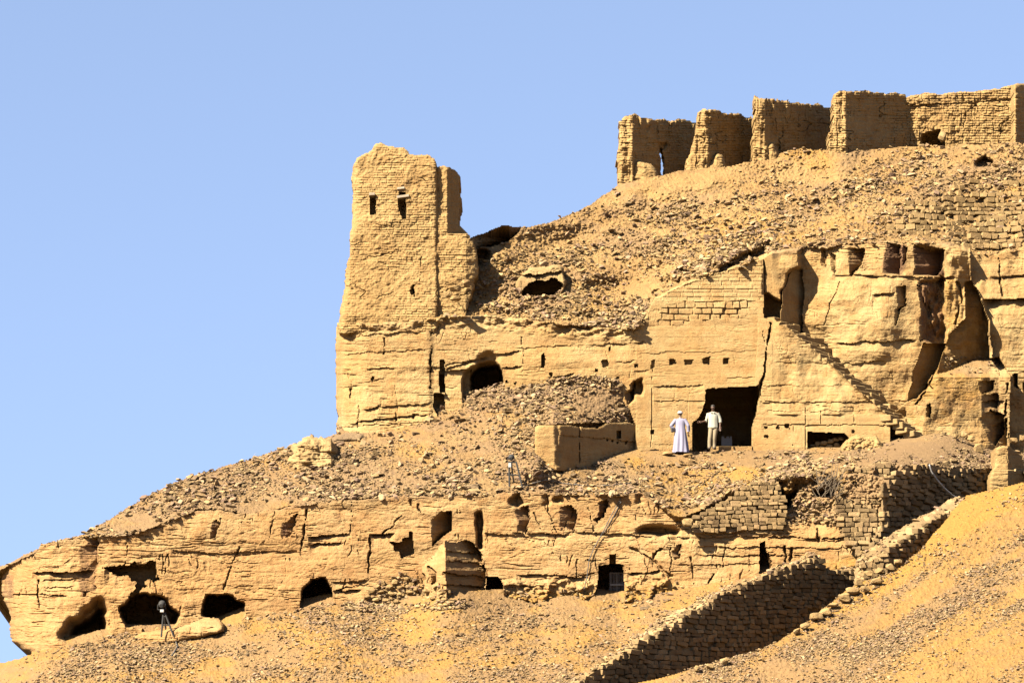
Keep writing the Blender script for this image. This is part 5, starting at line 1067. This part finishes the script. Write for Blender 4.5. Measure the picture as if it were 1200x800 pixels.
def smooth_line(pts, n=5):
    pts = [Vector(p) for p in pts]; out = []
    for i in range(len(pts) - 1):
        p0 = pts[max(i - 1, 0)]; p1 = pts[i]; p2 = pts[i + 1]; p3 = pts[min(i + 2, len(pts) - 1)]
        for k in range(n):
            t = k / n; out.append(.5 * ((2 * p1) + (p2 - p0) * t + (2 * p0 - 5 * p1 + 4 * p2 - p3) * t * t + (3 * p1 - p0 - 3 * p2 + p3) * t ** 3))
    out.append(pts[-1]); return out
def sleeve(bm, pts, rad, n=14, wr=.012, seed=0):
    r = random.Random(seed); L = smooth_line(pts, 5); rr = np.interp(np.linspace(0, 1, len(L)), np.linspace(0, 1, len(rad)), rad)
    rr = [x * (1 + r.uniform(-wr, wr) * 4) for x in rr]; tube_bm(bm, L, 0, n, rr, cap=True)
def part(name, bm, mat, parent):
    for f in bm.faces: f.smooth = True
    bmesh.ops.recalc_face_normals(bm, faces=bm.faces)
    me = bpy.data.meshes.new(name); bm.to_mesh(me); bm.free(); me.materials.append(mat); o = bpy.data.objects.new(name, me); COL.objects.link(o); o.parent = parent; return o
def head_bits(par, lean=0.0):
    for sx in (-1, 1):
        bm = bmesh.new(); bmesh.ops.create_uvsphere(bm, u_segments=10, v_segments=8, radius=.013); bm.transform(Matrix.Translation((lean + sx * .031, -.088, 1.648))); part('eye', bm, M['hair'], par)
    bm = bmesh.new(); tube_bm(bm, [(lean - .024, -.088, 1.578), (lean, -.094, 1.576), (lean + .024, -.088, 1.578)], .007, 6); part('mouth', bm, M['leather'], par)

# man in a long robe and white cap, seen from behind (built facing -Y, then turned round)
g1 = P(797.5, 531.5, -1.05)
pr = empty('person', g1, 'person seen from behind in a long pale lilac robe and white cap, hand on hip', 'person')
pts, ed = human([(-.34, .03, 1.14), (.37, .08, 1.15)], [(-.33, -.05, .90), (.22, .04, .98)], [(-.05, -.2, -1), (-.7, -.25, -.5)], [(-.10, 0), (.10, .02)])
skin_body('body', pts, ed, M['skin'], pr)
head_bits(pr)
rb = [(0, 0, 1.475, .085, .07, 0), (0, .005, 1.455, .15, .095, .0), (0, .005, 1.42, .215, .12, .0), (0, .005, 1.34, .225, .135, .01), (0, 0, 1.22, .205, .135, .015), (0, 0, 1.08, .205, .14, .02), (0, 0, .92, .225, .16, .06), (0, 0, .74, .245, .175, .11), (0, 0, .54, .265, .19, .15), (0, 0, .34, .285, .205, .18), (0, 0, .16, .30, .22, .20), (0, 0, .055, .31, .23, .21)]
part('robe', loft(rb, 72, seed=3, nf=9), M['robe'], pr)
for i, (p3, rd) in enumerate((([(-.17, .01, 1.415), (-.26, .02, 1.29), (-.335, .03, 1.14), (-.335, -.03, .99), (-.33, -.05, .93)], [.085, .075, .07, .07, .078]), ([(.17, .01, 1.415), (.28, .05, 1.28), (.365, .08, 1.155), (.30, .06, 1.06), (.24, .045, 1.0)], [.085, .078, .072, .07, .075]))):
    bm = bmesh.new(); sleeve(bm, p3, rd, seed=i); part('sleeve', bm, M['robe'], pr)
bm = bmesh.new(); rows = [(.102, 1.668), (.110, 1.685), (.108, 1.715), (.092, 1.75), (.06, 1.773), (.02, 1.78)]; R_ = []
for rr, z in rows: R_.append([bm.verts.new((rr * math.cos(a) * (1 + .03 * math.sin(5 * a + z * 60)), rr * 1.1 * math.sin(a), z + .012 * math.sin(2 * a))) for a in [2 * math.pi * k / 24 for k in range(24)]])
for A_, B_ in zip(R_[:-1], R_[1:]):
    for k in range(24): bm.faces.new((A_[k], A_[(k + 1) % 24], B_[(k + 1) % 24], B_[k]))
bm.faces.new(R_[-1]); part('cap', bm, M['cap'], pr)
bm = bmesh.new(); box_bm(bm, Vector((.30, .06, .98)), .20, .10, .17, (.1, .1, .3), .008, .025)
bg_o = link_bm('shoulder_bag', bm, M['leather'], None, (0, 0, 0)); bg_o.data.transform(Matrix.Rotation(R(180), 4, 'Z')); 
bc = sum((q.co for q in bg_o.data.vertices), Vector()) / len(bg_o.data.vertices); bg_o.data.transform(Matrix.Translation(-bc)); bg_o.location = Vector(g1) + bc
tag(bg_o, 'small dark leather bag held under the arm of the robed man', 'bag')
pr.rotation_euler = (0, 0, R(180 - 8))

# man in a cream shirt standing in the doorway, facing the viewer
g2 = P(836, 526.5, -.72)
p2 = empty('person', g2, 'person in cream shirt and khaki trousers standing in the tomb doorway, forearm held out', 'person')
pts, ed = human([(-.25, -.02, 1.14), (.285, .02, 1.14)], [(-.44, -.14, 1.08), (.275, -.04, .90)], [(-1, -.2, -.06), (0, -.15, -1)], [(-.15, -.02), (.03, .05)], head_turn=-.25)
skin_body('body', pts, ed, M['skin'], p2)
head_bits(p2)
sh = [(0, 0, 1.475, .075, .065, 0), (0, .005, 1.455, .14, .09, 0), (0, .005, 1.42, .205, .12, 0), (0, .005, 1.32, .215, .14, .015), (0, 0, 1.18, .195, .135, .025), (0, 0, 1.04, .195, .135, .03), (0, 0, .93, .20, .14, .035), (0, 0, .86, .205, .145, .04)]
st_o = part('shirt', loft(sh, 48, seed=5, nf=8), M['shirt'], p2)
for i, (p3, rd) in enumerate((([(-.17, .01, 1.415), (-.215, 0, 1.30), (-.25, -.02, 1.15), (-.30, -.05, 1.12)], [.085, .072, .066, .062]), ([(.17, .01, 1.415), (.24, .02, 1.29), (.285, .02, 1.15), (.284, .005, 1.05)], [.085, .072, .068, .062]))):
    bm = bmesh.new(); sleeve(bm, p3, rd, seed=8 + i); part('sleeve', bm, M['shirt'], p2)
bm = bmesh.new(); box_bm(bm, Vector((-.05, -.135, 1.43)), .085, .02, .05, (.3, .5, .2), 0, .005); box_bm(bm, Vector((.05, -.135, 1.43)), .085, .02, .05, (.3, -.5, -.2), 0, .005); part('collar', bm, M['shirt'], p2)
bm = loft([(0, 0, .98, .16, .125, 0), (0, 0, .90, .175, .13, .01), (0, 0, .82, .178, .128, .02)], 36, seed=6); part('trouser_seat', bm, M['trousers'], p2)
for i, sx in enumerate((-1, 1)):
    fx, fy = [(-.15, -.02), (.03, .05)][i]; bm = bmesh.new(); kx = sx * .088 * .4 + fx * .6
    sleeve(bm, [(sx * .085, 0, .90), (sx * .088, -.005, .78), (kx, -.02 + fy * .5, .50), (fx * .9 + kx * .1, fy + .01, .28), (fx, fy + .02, .07)], [.105, .10, .082, .078, .075], 18, .01, 20 + i); part('trouser_leg', bm, M['trousers'], p2)
    bm = bmesh.new(); box_bm(bm, Vector((fx + sx * .015, fy - .045, .045)), .095, .27, .085, (0, 0, -sx * .2), .004, .03); part('shoe', bm, M['shoe'], p2)
bm = bmesh.new(); bmesh.ops.create_uvsphere(bm, u_segments=20, v_segments=12, radius=.1); 
for v in bm.verts: v.co = Vector((v.co.x * .93, v.co.y * 1.05 + .018, v.co.z * .88 + 1.685))
bmesh.ops.delete(bm, geom=[v for v in bm.verts if (v.co.y < -.035 and v.co.z < 1.70) or v.co.z < 1.60], context='VERTS'); part('hair', bm, M['hair'], p2)
p2.scale = (1.04, 1.04, 1.06); p2.rotation_euler = (0, 0, R(-6))

# ---------------------------------------------------------------- camera, sun, sky
cam = bpy.data.objects.new('camera', bpy.data.cameras.new('camera')); COL.objects.link(cam)
cam.location = (0, -DIST, CZ); cam.rotation_euler = (R(90) + TH, 0, 0)
cam.data.sensor_width = 36; cam.data.lens = 36 * F / 1200; cam.data.clip_start = 1; cam.data.clip_end = 20000
SC.camera = cam
AZ, EL = R(50), R(41)
S = Vector((-math.sin(AZ) * math.cos(EL), -math.cos(AZ) * math.cos(EL), math.sin(EL)))
sl = bpy.data.lights.new('sun', 'SUN'); sl.energy = 5.0; sl.angle = R(.5); sl.color = (1, .885, .685)
so = bpy.data.objects.new('sun', sl); COL.objects.link(so); so.rotation_euler = S.to_track_quat('Z', 'Y').to_euler(); so.location = S * 80
w = bpy.data.worlds.new('World'); SC.world = w; w.use_nodes = True; nt = w.node_tree
bg = nt.nodes['Background']; sky = nt.nodes.new('ShaderNodeTexSky'); sky.sky_type = 'NISHITA'; sky.sun_disc = False
sky.sun_elevation = EL; sky.sun_rotation = math.atan2(S.x, S.y); sky.air_density = .64; sky.dust_density = .2; sky.ozone_density = 1.0
tc = nt.nodes.new('ShaderNodeTexCoord'); sx = nt.nodes.new('ShaderNodeSeparateXYZ'); cx_ = nt.nodes.new('ShaderNodeCombineXYZ'); nt.links.new(tc.outputs['Generated'], sx.inputs[0])
nt.links.new(sx.outputs[0], cx_.inputs[0]); nt.links.new(sx.outputs[1], cx_.inputs[1]); nt.links.new(mth(nt, 'ADD', mth(nt, 'MULTIPLY', sx.outputs[2], .62), .24), cx_.inputs[2])
nrm = nt.nodes.new('ShaderNodeVectorMath'); nrm.operation = 'NORMALIZE'; nt.links.new(cx_.outputs[0], nrm.inputs[0]); nt.links.new(nrm.outputs[0], sky.inputs[0])     # a very clear dry sky: little whitening towards the horizon
hsk = nt.nodes.new('ShaderNodeHueSaturation'); hsk.inputs['Saturation'].default_value = .85; hsk.inputs['Value'].default_value = .96; nt.links.new(sky.outputs[0], hsk.inputs['Color']); nt.links.new(hsk.outputs[0], bg.inputs[0]); bg.inputs[1].default_value = .05
vs = SC.view_settings; vs.view_transform = 'Standard'; vs.look = 'None'; vs.gamma = 1; vs.exposure = 2.72; vs.use_curve_mapping = False
SC.cycles.max_bounces = 6; SC.cycles.diffuse_bounces = 1
